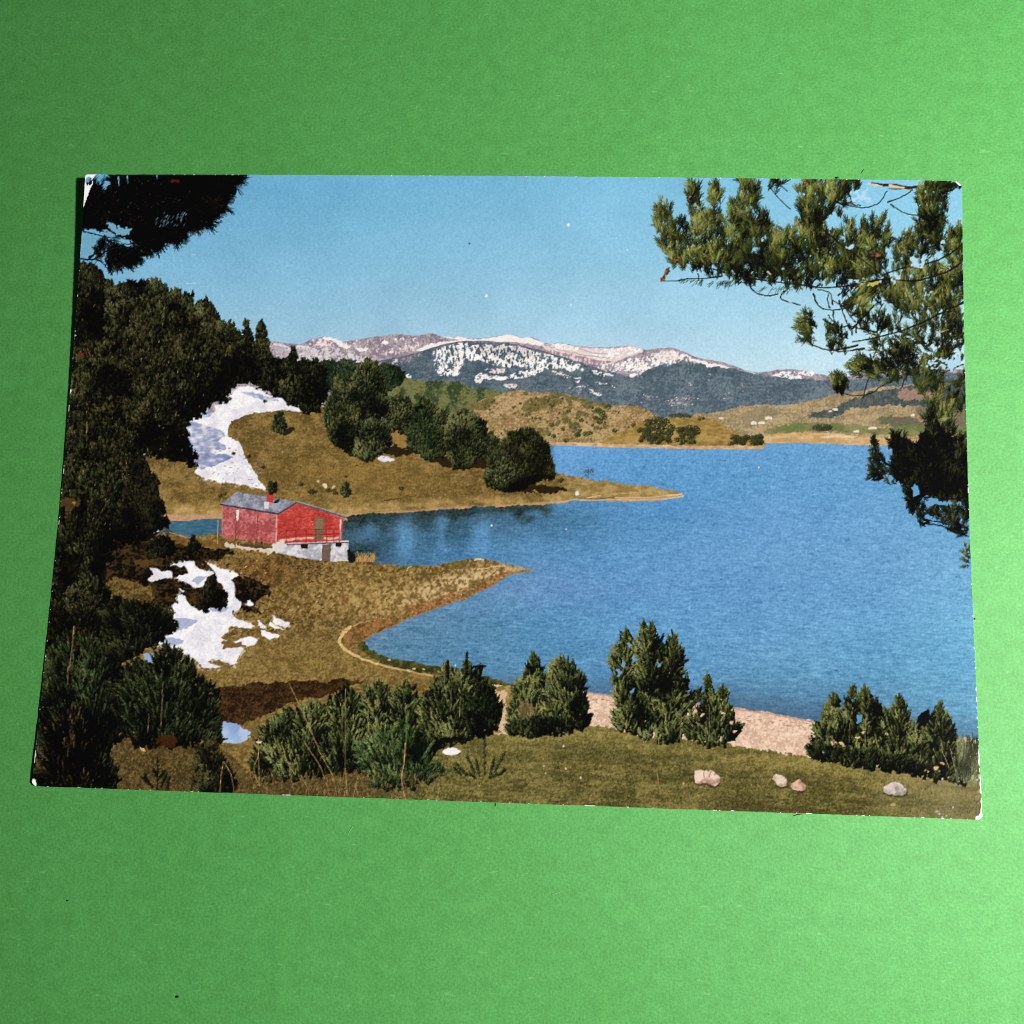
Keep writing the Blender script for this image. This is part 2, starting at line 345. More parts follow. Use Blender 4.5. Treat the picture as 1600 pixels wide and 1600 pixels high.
    for cx, cy, rx, n in ((1060, 631, 22, 70), (1070, 622, 30, 34), (1012, 622, 14, 24), (1106, 590, 4, 5), (1074, 603, 8, 8), (1156, 606, 6, 10), (1130, 618, 8, 8), (905, 612, 26, 24)):
        x = rng.normal(cx, rx * .5, n); y = rng.normal(cy, 3.2, n) + (x - cx) * .06
        strokes(x, y, x + rng.uniform(.5, 2.6, n), y + rng.normal(0, .5, n), rng.uniform(.6, 1.3, n), np.tile(C(196, 176, 178), (n, 1)) + rng.normal(0, 24, (n, 1)))

def bushes(x, y, r, pal, up=1.0):
    """little round shrubs on far slopes"""
    o = np.argsort(y); x, y, r = x[o], y[o], r[o]
    for j in range(len(x)):
        k = int(10 + r[j] * r[j] * 2.2)
        a = rng.uniform(0, 6.28, k); q = np.sqrt(rng.random(k)) * r[j]
        bx, by = x[j] + np.cos(a) * q, y[j] - r[j] * .6 + np.sin(a) * q * .8
        lit = np.clip(.42 - (bx - x[j]) / r[j] * .3 - (by - y[j] + r[j] * .6) / r[j] * .25 + rng.normal(0, .2, k), 0, 1)[:, None]
        dk, md, lt = [C(*p) for p in pal]
        c = np.where(lit < .5, dk + (md - dk) * lit * 2, md + (lt - md) * (lit * 2 - 1))
        strokes(bx, by, bx + rng.normal(0, .5, k), by - rng.uniform(.4, 1.4, k), 1.0, c)

def paint_hills():
    # far right slopes
    tan = lambda sl, X, Y: mix(C(150, 132, 94), C(186, 164, 120), .5 + .25 * N8[sl] + .2 * H6[sl] + .3 * N1[sl])
    fill([(1080, 653), (1110, 645), (1150, 638), (1180, 633), (1220, 635), (1260, 627), (1300, 617), (1340, 612), (1400, 603), (1512, 596), (1545, 592), (1545, 698), (1150, 697)], tan, .8, .5)
    dkf = lambda sl, X, Y: mix(C(70, 82, 84), C(98, 104, 96), .5 + .4 * N4[sl] + .3 * N1[sl])
    fill([(1262, 647), (1280, 643), (1300, 640), (1322, 630), (1345, 619), (1380, 610), (1420, 604), (1512, 592), (1545, 590), (1545, 650), (1512, 650), (1470, 640), (1430, 634), (1390, 634), (1350, 637), (1325, 640), (1310, 650), (1285, 653), (1268, 652)], dkf, .8, 1.0)
    fill([(1400, 615), (1420, 608), (1450, 612), (1470, 622), (1440, 624), (1410, 624)], (160, 132, 112), 1, 1.2)
    fill([(1430, 640), (1470, 632), (1510, 640), (1512, 672), (1460, 664), (1440, 655)], (122, 116, 92), 2, 1.5)
    fill([(1370, 656), (1395, 650), (1425, 655), (1440, 664), (1400, 667)], (112, 108, 82), 1.5, 1.5)
    fill([(1155, 652), (1175, 643), (1200, 640), (1215, 650), (1190, 664), (1165, 668)], (138, 126, 92), 2, 1.5, alpha=.6)
    grn = lambda sl, X, Y: mix(C(112, 122, 66), C(140, 138, 84), .5 + .4 * N8[sl] + .3 * H2[sl])
    fill([(1195, 672), (1225, 665), (1270, 660), (1330, 664), (1380, 668), (1435, 664), (1512, 668), (1512, 682), (1440, 682), (1360, 678), (1290, 674), (1240, 677), (1200, 677)], grn, 1, .8)
    snd = lambda sl, X, Y: mix(C(196, 158, 98), C(222, 186, 130), .5 + .4 * H6[sl] + .3 * H2[sl])
    fill([(1180, 688), (1200, 680), (1240, 676), (1290, 677), (1350, 682), (1420, 686), (1512, 688), (1545, 688), (1545, 701), (1512, 700), (1350, 697), (1190, 694)], snd, .5, .6)
    fill([(1280, 684), (1300, 680), (1335, 681), (1330, 684)], (232, 205, 160), .4, .4)
    bushes(np.array([1284., 1278, 1290, 1296, 1272]), np.array([673., 673, 673, 672, 672]), np.array([7., 6.5, 6.5, 4.5, 4]), ((36, 42, 28), (62, 66, 44), (92, 92, 60)))
    for x, y, w, h in ((1200, 653, 12, 5), (1177, 661, 9, 5), (1189, 660.5, 10, 5), (1304, 639.5, 9, 3.5), (1296, 643, 5, 3), (1362, 669, 14, 4), (1337, 674, 9, 4), (1425, 648.5, 6, 4), (1126, 653.5, 8, 3)):
        fill([(x - w / 2, y + h / 2), (x - w / 2, y - h * .15), (x, y - h / 2), (x + w / 2, y - h * .15), (x + w / 2, y + h / 2)], (238, 226, 206), 0, .3, soft=False)
    # wooded green hill on the left
    gh = lambda sl, X, Y: mix(C(58, 72, 40), C(116, 118, 66), .42 + .35 * N8[sl] + .4 * N4[sl] + .25 * N1[sl])
    fill([(595, 596), (625, 591), (660, 594), (700, 596), (730, 602), (765, 610), (800, 616), (830, 640), (830, 700), (590, 700)], gh, 1, 1)
    # dry brown hill
    dry = lambda sl, X, Y: mix(C(144, 118, 70), C(188, 160, 108), .5 + .2 * N16[sl] + .15 * N4[sl] + .2 * H2[sl] + .3 * N1[sl])
    hill = [(690, 655), (715, 645), (735, 632), (760, 622), (785, 615), (815, 612), (845, 613), (872, 614), (900, 620), (925, 627), (948, 634), (975, 634), (992, 635), (1008, 640),
            (1025, 648), (1040, 653), (1062, 651), (1080, 652), (1102, 653), (1120, 658), (1138, 668), (1155, 678), (1172, 684), (1192, 690), (1194, 702), (1100, 702), (1000, 700), (900, 697), (845, 695), (770, 692), (700, 700)]
    fill(hill, dry, .6, .5)
    sh = lambda sl, X, Y: mix(C(96, 92, 46), C(140, 122, 64), .5 + .5 * N4[sl])
    for p in ([(815, 636), (830, 628), (850, 624), (860, 630), (835, 642), (820, 645)], [(870, 616), (900, 620), (930, 628), (950, 634), (930, 637), (900, 630), (880, 624)], [(740, 632), (760, 624), (775, 628), (760, 640), (742, 642)]):
        fill(p, sh, 1.5, 1.5, alpha=.8)
    fill(hill, lambda sl, X, Y: mix(C(84, 80, 38), C(112, 102, 52), .5 + .4 * N1[sl]), .6, .5, alpha=lambda sl, X, Y: .8 * sstep(.75, 1.25, .8 * N4[sl] + .75 * N8[sl] + .35 * N2[sl] + .3 * sstep(1000, 800, X) * sstep(640, 680, Y)))
    n = 80; x = rng.uniform(755, 1000, n); y = rng.uniform(622, 692, n); top = np.interp(x, [755, 815, 870, 925, 1000], [626, 616, 618, 632, 642])
    k = (y > top + 4) & (at(N16, x, y) + .5 * at(N8, x, y) > -.15); x, y = x[k], y[k]
    bushes(x, y, rng.uniform(.7, 2.4, len(x)), ((46, 50, 24), (76, 76, 38), (112, 104, 54)))
    bushes(np.array([936., 940, 934, 944, 930, 950, 905, 902, 888, 865, 908, 990, 960, 862, 880, 902, 915, 922, 884.5]), np.array([662., 650, 645, 656, 656, 640, 676, 682, 646, 685, 660, 668, 676, 667, 674, 684, 682, 680, 692]),
           np.array([6., 6, 5, 5, 4, 5, 4, 4.5, 4, 4, 4, 4, 4, 4, 3.5, 5, 4.5, 4, 4.5]), ((38, 46, 20), (66, 72, 34), (104, 102, 52)))
    # point with the wood
    fill([(940, 690), (980, 672), (1010, 656), (1050, 653), (1100, 652), (1125, 660), (1148, 674), (1170, 686), (1192, 694), (1192, 700), (1000, 699), (950, 697)], lambda sl, X, Y: mix(C(138, 112, 48), C(176, 146, 74), .5 + .35 * N8[sl] + .3 * H2[sl]), .6, .8)
    x = np.r_[rng.uniform(998, 1092, 64), rng.uniform(1140, 1190, 22)]; y = np.r_[rng.uniform(674, 696, 64), rng.uniform(684, 698, 22)]
    x = np.r_[x, [1012, 1020, 1030, 1040, 1035, 1048, 1025, 1015, 1010]]; y = np.r_[y, [666, 664, 663, 664, 672, 674, 674, 675, 682]]
    bushes(x, y, np.r_[rng.uniform(3, 6.5, 64), rng.uniform(3.5, 6, 22), rng.uniform(6, 8, 9)], ((30, 36, 16), (54, 58, 28), (92, 92, 46)))
    bushes(np.array([1055., 1062, 1070, 1076, 1048, 1098, 1092]), np.array([653., 653, 653, 654, 653, 656, 658]), np.array([4., 5, 4.5, 3.5, 3, 3, 2.5]), ((38, 44, 24), (62, 66, 34), (92, 92, 48)))
    bushes(np.array([1183., 1178, 1187, 1160, 1152]), np.array([697., 696, 696, 696, 694]), np.array([8., 7, 5, 7, 7]), ((30, 35, 16), (50, 54, 27), (86, 84, 42)))
    fill([(800, 688), (850, 691), (940, 693), (1040, 696), (1120, 697), (1192, 697), (1197, 700), (1190, 703), (1100, 702), (1000, 701), (900, 698), (850, 696), (800, 694)], lambda sl, X, Y: mix(C(196, 156, 104), C(226, 190, 140), .5 + .5 * H2[sl]), .3, .4)

LAKE_TOP = [(250, 810), (300, 812), (345, 812), (540, 806), (700, 760), (775, 690), (800, 692), (850, 695), (900, 697), (960, 699.5), (1040, 701), (1100, 702), (1150, 702.5), (1192, 701.5), (1197, 693), (1250, 692), (1300, 694), (1350, 696), (1420, 698), (1545, 701)]
def paint_lake():
    def water(sl, X, Y):
        ty = (Y - 692) / 440
        gx = [540, 700, 850, 1000, 1200, 1400, 1540]; gy = [690, 760, 810, 865, 920, 975, 1048, 1110]
        T = np.array([[(110, 168, 218), (110, 168, 218), (112, 168, 220), (102, 161, 213), (104, 163, 213), (114, 168, 213), (120, 176, 219)],
                      [(60, 100, 128), (60, 100, 128), (100, 158, 210), (96, 156, 206), (100, 160, 210), (106, 165, 212), (116, 176, 219)],
                      [(48, 72, 80), (58, 88, 102), (70, 115, 150), (90, 148, 197), (104, 160, 212), (108, 165, 212), (118, 178, 221)],
                      [(62, 100, 130), (72, 120, 160), (88, 142, 188), (100, 156, 205), (108, 162, 210), (110, 166, 212), (120, 180, 223)],
                      [(90, 130, 164), (92, 138, 178), (106, 150, 199), (104, 156, 205), (106, 160, 208), (108, 166, 212), (122, 184, 225)],
                      [(96, 134, 163), (93, 138, 171), (90, 146, 188), (100, 158, 205), (104, 162, 208), (110, 170, 214), (124, 190, 227)],
                      [(90, 130, 160), (90, 138, 171), (92, 145, 185), (96, 150, 193), (100, 156, 197), (108, 168, 207), (118, 184, 221)],
                      [(80, 120, 150), (80, 125, 155), (80, 125, 158), (82, 124, 157), (84, 124, 155), (98, 150, 185), (112, 176, 211)]], np.float32)
        a = np.clip(np.interp(X[0], gx, range(7)), 0, 5.999); b = np.clip(np.interp(Y[:, 0], gy, range(8)), 0, 6.999)
        ia, ib = a.astype(int), b.astype(int); fa = (a - ia)[None, :, None].astype(np.float32); fb = (b - ib)[:, None, None].astype(np.float32)
        c = (T[ib][:, ia] * (1 - fa) + T[ib][:, ia + 1] * fa) * (1 - fb) + (T[ib + 1][:, ia] * (1 - fa) + T[ib + 1][:, ia + 1] * fa) * fb
        c = c + (.6 * N80[sl] + .5 * N32[sl])[..., None] * C(3, 2.4, 1.6)
        # reflections of the shore trees in the sheltered bay, with brighter lanes between them
        bay = sstep(905, 820, X) * sstep(880, 850, Y)
        lane = np.exp(-((X - 752) / 13) ** 2) + .7 * np.exp(-((X - 636) / 16) ** 2) + .5 * np.exp(-((X - 690) / 10) ** 2) + .15 * N16[sl]
        c = mix(c, C(104, 158, 206), np.clip(bay * lane * sstep(792, 812, Y), 0, .7))
        c = mix(c, C(38, 52, 48), .85 * sstep(24, 3, Y - np.interp(X, [540, 640, 780, 830, 900], [806, 799, 791, 789, 783]) + 5 * N8[sl]) * sstep(872, 846, X) * (1 - .6 * np.clip(lane, 0, 1)))
        c = mix(c, C(36, 52, 50), .85 * np.exp(-(((X - 565) / 34) ** 2 + ((Y - 866) / 20) ** 2)) * sstep(890, 865, Y))
        # ripples, longer and stronger towards the viewer
        k = np.clip(ty, 0, 1.2)
        r = R1[sl] * (3.2 + 4.2 * k) + R2[sl] * (.6 + 3.0 * k) + R3[sl] * (.3 + .8 * k) + N1[sl] * 5.0 + N2[sl] * 2.4
        c = c + r[..., None] * C(.95, 1, .95)
        # darker water along the beach
        sb = np.interp(X, [900, 955, 1145, 1280, 1400, 1530], [1080, 1086, 1104, 1127, 1140, 1150])
        c = mix(c, C(76, 104, 132), .6 * sstep(-40, -2, Y - sb) * (.75 + .2 * R2[sl]))
        return c
    fill(LAKE_TOP + [(1548, 1175), (1280, 1160), (900, 1120), (700, 1080), (540, 1040), (250, 900)], water, 0, 0, soft=False)

def paint_land():
    grass = lambda a, b, k=1.0: (lambda sl, X, Y: mix(C(*a), C(*b), .5 + k * (.22 * N16[sl] + .25 * N4[sl] + .25 * H2[sl] + .18 * N1[sl])))
    # upper meadow running out into the point
    mead = [(225, 715), (300, 690), (360, 640), (480, 636), (560, 640), (640, 660), (760, 690), (840, 735), (862, 738), (880, 741), (920, 749), (960, 753), (1000, 759), (1035, 765), (1058, 769), (1068, 775), (1040, 781.5),
            (1000, 783), (960, 783), (920, 782), (895, 783), (850, 788), (800, 791), (760, 791.5), (720, 794), (680, 798), (640, 800), (600, 802), (560, 804), (540, 808), (520, 815), (260, 815), (240, 770)]
    def mcol(sl, X, Y):
        c = mix(C(98, 79, 33), C(148, 121, 60), .5 + .1 * N16[sl] + .14 * N8[sl] + .12 * N4[sl] + .12 * H2[sl] + .16 * N1[sl])
        shore = np.interp(X, [540, 640, 720, 800, 900, 1068], [806, 800, 794, 791, 783, 778])
        c = mix(c, mix(C(178, 146, 76), C(206, 172, 104), .5 + .4 * N4[sl]), sstep(-26, -4, Y - shore) * (.62 + .2 * H6[sl]))
        c = mix(c, mix(C(150, 124, 66), C(184, 158, 92), .5 + .3 * N4[sl] + .3 * H2[sl]), sstep(840, 920, X) * .8)
        c = mix(c, C(196, 152, 110), sstep(-4, 0, Y - shore) * .9)
        c = mix(c, C(150, 118, 48), .35 * np.exp(-(((X - 560) / 130) ** 2 + ((Y - 745) / 30) ** 2)))
        return c
    fill(mead, mcol, .6, .6)
    line([(1068, 775), (1040, 780), (1000, 781), (950, 781.5), (905, 782)], 1.6, 1.2, (232, 190, 164), .3)
    line([(1066, 772), (1050, 774), (1010, 778), (960, 778)], 1.8, 1, (238, 208, 150), .3)
    line([(870, 786), (900, 781), (960, 772), (1000, 770)], 1.2, .8, (214, 184, 120), .5)
    line([(905, 779), (930, 780), (960, 778)], 1.5, 1, (104, 96, 46), .4)
    line([(600, 782), (620, 780), (640, 777), (660, 778)], 1.2, .6, (70, 50, 24), .5)
    fill([(899, 768), (903, 768), (904, 774), (899, 774)], (238, 226, 214), 0, .3)
    # strip of water behind the hut and the ground around it
    fill([(262, 817), (300, 813), (348, 812), (348, 836), (305, 838), (268, 830)], lambda sl, X, Y: C(62, 104, 128) + (H2[sl] * 6)[..., None], .5, .4)
    # near shore
    near = [(215, 838), (262, 832), (300, 838), (345, 834), (430, 846), (545, 876), (556, 872), (575, 875), (590, 880), (620, 884), (660, 884), (690, 882), (706, 878), (722, 874.5), (745, 873), (768, 876), (790, 881), (815, 886), (833, 891),
            (812, 894), (795, 898), (780, 908), (765, 917), (740, 928), (715, 938), (690, 947), (660, 957), (635, 969), (605, 982), (585, 990), (572, 998), (570, 1004), (580, 1015), (600, 1024), (625, 1031), (650, 1035), (680, 1039), (710, 1045),
            (740, 1052), (770, 1060), (800, 1070), (850, 1078), (900, 1081), (930, 1090), (940, 1150), (600, 1200), (100, 1235), (60, 1235), (100, 880)]
    def ncol(sl, X, Y):
        c = mix(C(90, 71, 30), C(150, 123, 60), .5 + .12 * N16[sl] + .16 * N4[sl] + .2 * N2[sl] + .26 * N1[sl])
        pale = np.exp(-((((X - 700) + .9 * (Y - 925)) / 95) ** 2 + ((Y - 918 + .22 * (X - 700)) / 26) ** 2) ** 1.2)
        c = mix(c, mix(C(134, 104, 52), C(232, 204, 152), .5 + .42 * N2[sl] + .35 * N4[sl]), pale * .85)
        pale2 = np.exp(-(((X - 560) / 110) ** 2 + ((Y - 930) / 40) ** 2) ** 1.4)
        c = mix(c, mix(C(120, 92, 36), C(196, 164, 92), .5 + .4 * N2[sl] + .35 * M4[sl]), pale2 * .55)
        rust = np.exp(-(((X - 420) / 60) ** 2 + ((Y - 890) / 26) ** 2))
        c = mix(c, mix(C(70, 46, 18), C(128, 88, 36), .5 + .4 * N4[sl]), rust * .6)
        c = mix(c, mix(C(112, 92, 40), C(152, 126, 62), .5 + .15 * N4[sl] + .25 * H2[sl] + .25 * N1[sl]), sstep(975, 1010, Y) * .7)
        return c
    fill(near, ncol, .5, .6)
    # wet brown margin and green weed along the near bay
    marg = [(833, 891), (812, 894), (795, 898), (780, 908), (765, 917), (740, 928), (715, 938), (690, 947), (660, 957), (635, 969), (605, 982), (585, 990), (571, 999), (556, 1012), (540, 1004), (545, 985), (575, 968), (620, 955), (650, 943), (690, 932), (730, 918), (765, 905), (790, 895)]
    fill(marg, lambda sl, X, Y: mix(C(104, 64, 24), C(160, 110, 58), .5 + .4 * N4[sl] + .3 * N1[sl]), 1.5, 1.2, alpha=lambda sl, X, Y: .48 + .3 * N4[sl])
    line([(826, 893), (795, 899), (765, 918), (715, 939), (660, 958), (605, 983), (573, 999)], 1.3, 1.0, (156, 116, 88), .7)
    weed = [(570, 1003), (580, 1015), (600, 1024), (625, 1031), (650, 1035), (680, 1039), (710, 1045), (740, 1052), (770, 1060), (800, 1070), (800, 1078), (760, 1070), (720, 1060), (680, 1053), (640, 1048), (600, 1036), (575, 1022), (562, 1010)]
    fill(weed, lambda sl, X, Y: mix(C(48, 54, 18), C(92, 88, 36), .5 + .35 * N4[sl] + .25 * N1[sl]), .8, .8)
    for x, y in ((647, 1045), (662, 1045), (608, 1031), (638, 1047)):
        fill([(x - 3, y), (x, y - 1.5), (x + 3, y), (x, y + 1.5)], (214, 196, 150), 0, .4)
    line([(548, 980), (540, 986), (534, 993), (531, 1003), (536, 1012), (546, 1019), (558, 1025), (574, 1032), (592, 1038)], 5.5, 3.5, (222, 188, 118), .6)
    line([(592, 1038), (620, 1045), (650, 1051), (682, 1057)], 3, 1.8, (206, 168, 104), .6)
    line([(550, 979), (570, 972), (600, 966)], 1.8, 1, (188, 150, 88), .6)
    # tip of the near spit, with its path
    line([(745, 890), (770, 886), (790, 884)], 2.2, 1.2, (222, 186, 120), .5)
    line([(742, 875), (750, 874), (756, 876)], 3, 2, (226, 206, 160), .4)
    fill([(690, 885), (706, 879), (722, 875), (730, 880), (715, 890)], (104, 92, 34), 1, 1, alpha=.7)
    # tufts of dry growth and dark heather between hut and bay
    n = 900; x = rng.uniform(330, 780, n); y = rng.uniform(868, 1000, n)
    sh = .45 + .3 * at(N8, x, y) + rng.normal(0, .2, n)
    land = y < np.interp(x, [330, 575, 605, 660, 715, 765, 795, 830], [1000, 985, 976, 951, 933, 912, 893, 880]); land &= y > np.interp(x, [330, 545, 620, 690, 722, 790], [868, 878, 887, 886, 880, 885])
    x, y, sh = x[land], y[land], sh[land]; n = len(x); c = mix(C(84, 62, 22), C(226, 194, 128), np.clip(sh, 0, 1))
    strokes(x, y, x + rng.normal(1.5, 1.6, n), y - rng.uniform(.5, 2.6, n), .8, c)
    n = 420; x = rng.uniform(350, 520, n); y = rng.uniform(870, 985, n); k = at(N16, x, y) > .1; x, y = x[k], y[k]
    strokes(x, y, x + rng.normal(2.5, 1.4, len(x)), y + rng.normal(.6, .8, len(x)), 1.2, np.tile(C(64, 42, 16), (len(x), 1)) + rng.normal(0, 10, (len(x), 1)))
    fill([(536, 937), (544, 936), (544, 939), (539, 941)], (128, 60, 32), .8, 1.0, alpha=.7)
    # shadow of the wood over the lower meadow
    shd = lambda sl, X, Y: mix(C(40, 25, 10), C(78, 54, 24), .42 + .22 * H6[sl] + .2 * N4[sl] + .3 * N1[sl])
    fill([(330, 1082), (380, 1070), (430, 1066), (500, 1064), (560, 1062), (568, 1066), (540, 1072), (505, 1088), (470, 1094), (440, 1104), (420, 1116), (395, 1126), (340, 1132)], shd, 1.2, 1.0)
    fill([(205, 842), (270, 842), (320, 852), (366, 862), (340, 872), (325, 880), (360, 896), (405, 910), (425, 925), (400, 940), (410, 958), (370, 955), (330, 965), (250, 960), (170, 950), (165, 860)], lambda sl, X, Y: mix(C(14, 10, 5), C(66, 50, 22), .34 + .2 * N8[sl] + .2 * N4[sl] + .25 * N2[sl] + .25 * N1[sl] + .2 * H2[sl]), 1.5, 1.5)
    fill([(165, 912), (190, 904), (225, 912), (245, 925), (235, 938), (200, 940), (168, 930)], lambda sl, X, Y: mix(C(70, 55, 22), C(126, 100, 46), .45 + .2 * N8[sl] + .25 * N2[sl] + .25 * N1[sl]), 2.5, 2)
    fill([(210, 875), (235, 872), (250, 880), (225, 886)], (84, 62, 26), 1.5, 1.2); fill([(176, 902), (200, 905), (212, 911), (190, 910)], (110, 88, 40), 1, 1)
    fill([(250, 838), (300, 840), (345, 850), (365, 858), (330, 858), (280, 850), (240, 845)], lambda sl, X, Y: mix(C(96, 72, 28), C(140, 108, 48), .5 + .3 * N4[sl]), 1, 1)
    line([(265, 832), (285, 838), (305, 843)], 1.2, 1, (176, 140, 78), .5)

def paint_snow():
    def snow(sl, X, Y):
        c = mix(C(228, 224, 232), C(250, 247, 250), .55 + .4 * N8[sl] + .25 * N4[sl])
        return c + (N1[sl] * 2.5)[..., None]
    up = [(374, 606), (386, 604), (405, 610), (425, 619), (450, 628), (478, 641), (462, 643), (440, 642), (415, 644), (395, 646), (376, 652), (362, 660), (357, 672), (360, 684), (374, 692), (380, 704), (384, 718), (394, 732), (404, 748), (416, 764),
          (400, 761), (385, 758), (368, 757), (340, 752), (320, 748), (303, 739), (309, 731), (303, 716), (299, 698), (294, 680), (294, 662), (306, 652), (325, 647), (338, 642), (336, 636), (350, 628), (362, 618)]
    fill(shrink(up, 1.03), snow, .8, 1.0, alpha=lambda sl, X, Y: .5 * sstep(-.3, .6, N2[sl] + .6 * N4[sl])); fill(up, snow, .5, .6)
    blue = lambda sl, X, Y: mix(C(122, 134, 172), C(150, 160, 196), .5 + .4 * N8[sl])
    for p in ([(294, 662), (310, 660), (330, 668), (350, 675), (354, 682), (342, 690), (354, 698), (352, 704), (334, 702), (330, 708), (352, 710), (364, 716), (350, 722), (330, 730), (308, 732), (303, 716), (297, 690)],
              [(308, 650), (324, 644), (336, 645), (322, 652)], [(380, 612), (400, 614), (424, 622), (436, 627), (414, 625), (394, 619)]):
        fill(p, blue, .8, .7, alpha=lambda sl, X, Y: np.clip(.72 + .2 * N4[sl] + .2 * H2[sl], 0, 1))
    n = 60; x = rng.uniform(310, 412, n); y = rng.uniform(700, 762, n)
    strokes(x, y, x + rng.uniform(1, 4, n), y + rng.normal(.3, .4, n), .8, np.tile(C(150, 140, 140), (n, 1)) + rng.normal(0, 25, (n, 1)))
    for x, y in ((366, 711), (412, 733), (390, 716), (415, 630), (360, 626)):
        bushes(np.array([float(x)]), np.array([float(y)]), np.array([3.]), ((20, 18, 12), (44, 38, 22), (70, 60, 36)))
    # lower patches
    for p in ([(235, 887), (252, 890), (267, 892), (271, 900), (265, 904), (252, 905), (237, 909), (231, 905), (240, 897)],
              [(287, 877), (300, 875), (308, 885), (318, 891), (335, 895), (326, 902), (318, 917), (305, 916), (292, 909), (277, 903), (281, 899), (292, 898), (295, 890), (289, 885), (268, 883), (276, 880)],
              [(325, 878), (335, 884), (350, 889), (367, 894), (375, 901), (362, 905), (367, 915), (367, 932), (377, 942), (372, 955), (360, 954), (345, 960), (330, 952), (352, 945), (356, 930), (346, 912), (337, 905), (335, 892)],
              [(272, 945), (280, 942), (278, 932), (283, 928), (290, 933), (294, 941), (304, 949), (320, 951), (340, 948), (355, 943), (370, 948), (362, 955), (366, 963), (378, 969), (395, 976), (390, 981), (362, 979), (357, 987), (345, 995), (365, 1002),
               (385, 995), (402, 997), (400, 1005), (386, 1010), (372, 1008), (380, 1015), (375, 1025), (367, 1037), (355, 1035), (335, 1030), (324, 1035), (345, 1041), (330, 1044), (317, 1042), (307, 1032), (292, 1022), (277, 1016), (262, 1007), (247, 1006), (252, 997), (265, 992), (275, 982), (282, 975), (273, 967)],
              [(407, 986), (422, 988), (438, 993), (430, 998), (418, 998)], [(427, 962), (440, 967), (453, 973), (448, 979), (432, 974)], [(404, 970), (412, 975), (418, 982), (408, 979)], [(424, 972), (434, 978), (444, 985), (430, 981), (422, 977)], [(385, 938), (394, 940), (397, 946), (390, 946)], [(278, 918), (288, 923), (286, 926)]):
        fill(shrink(p, 1.07), snow, 1.0, 1.2, alpha=lambda sl, X, Y: .55 * sstep(-.4, .6, N2[sl] + .6 * N4[sl])); fill(p, snow, .5, .7)
    for p in ([(274, 968), (290, 966), (308, 970), (304, 976), (288, 982), (276, 984)], [(250, 999), (270, 996), (288, 1000), (276, 1008), (262, 1007)], [(330, 950), (352, 946), (356, 952), (340, 958)], [(300, 905), (318, 900), (324, 903), (312, 912)]):
        fill(p, (150, 160, 196), .8, .7, alpha=.75)
    fill([(348, 1001), (366, 1003), (386, 1009), (372, 1012), (352, 1015), (346, 1008)], (118, 90, 46), 1.2, 1.4)
    fill([(336, 1128), (342, 1124), (365, 1130), (385, 1137), (393, 1145), (390, 1155), (368, 1161), (350, 1161), (344, 1150)], lambda sl, X, Y: mix(C(140, 170, 212), C(176, 200, 230), .5 + .4 * N8[sl]), 1, 1)
    fill([(225, 1022), (245, 1021), (248, 1027), (235, 1035), (227, 1030)], (150, 170, 206), 1, 1)
    bushes(np.array([322., 326, 336, 346, 340, 330, 350]), np.array([945., 938, 930, 938, 946, 948, 944]), np.array([9., 9, 8, 8, 8, 8, 7]), ((6, 6, 3), (16, 15, 8), (40, 36, 18)))
    crown([(312, 948), (318, 925), (326, 912), (334, 902), (340, 915), (352, 925), (357, 940), (348, 948)], 90, 8, 4, SHADE, (6, 6, 3))
    fill([(594, 713), (612, 716), (617, 720), (604, 722), (592, 719)], (226, 226, 234), .6, .5)

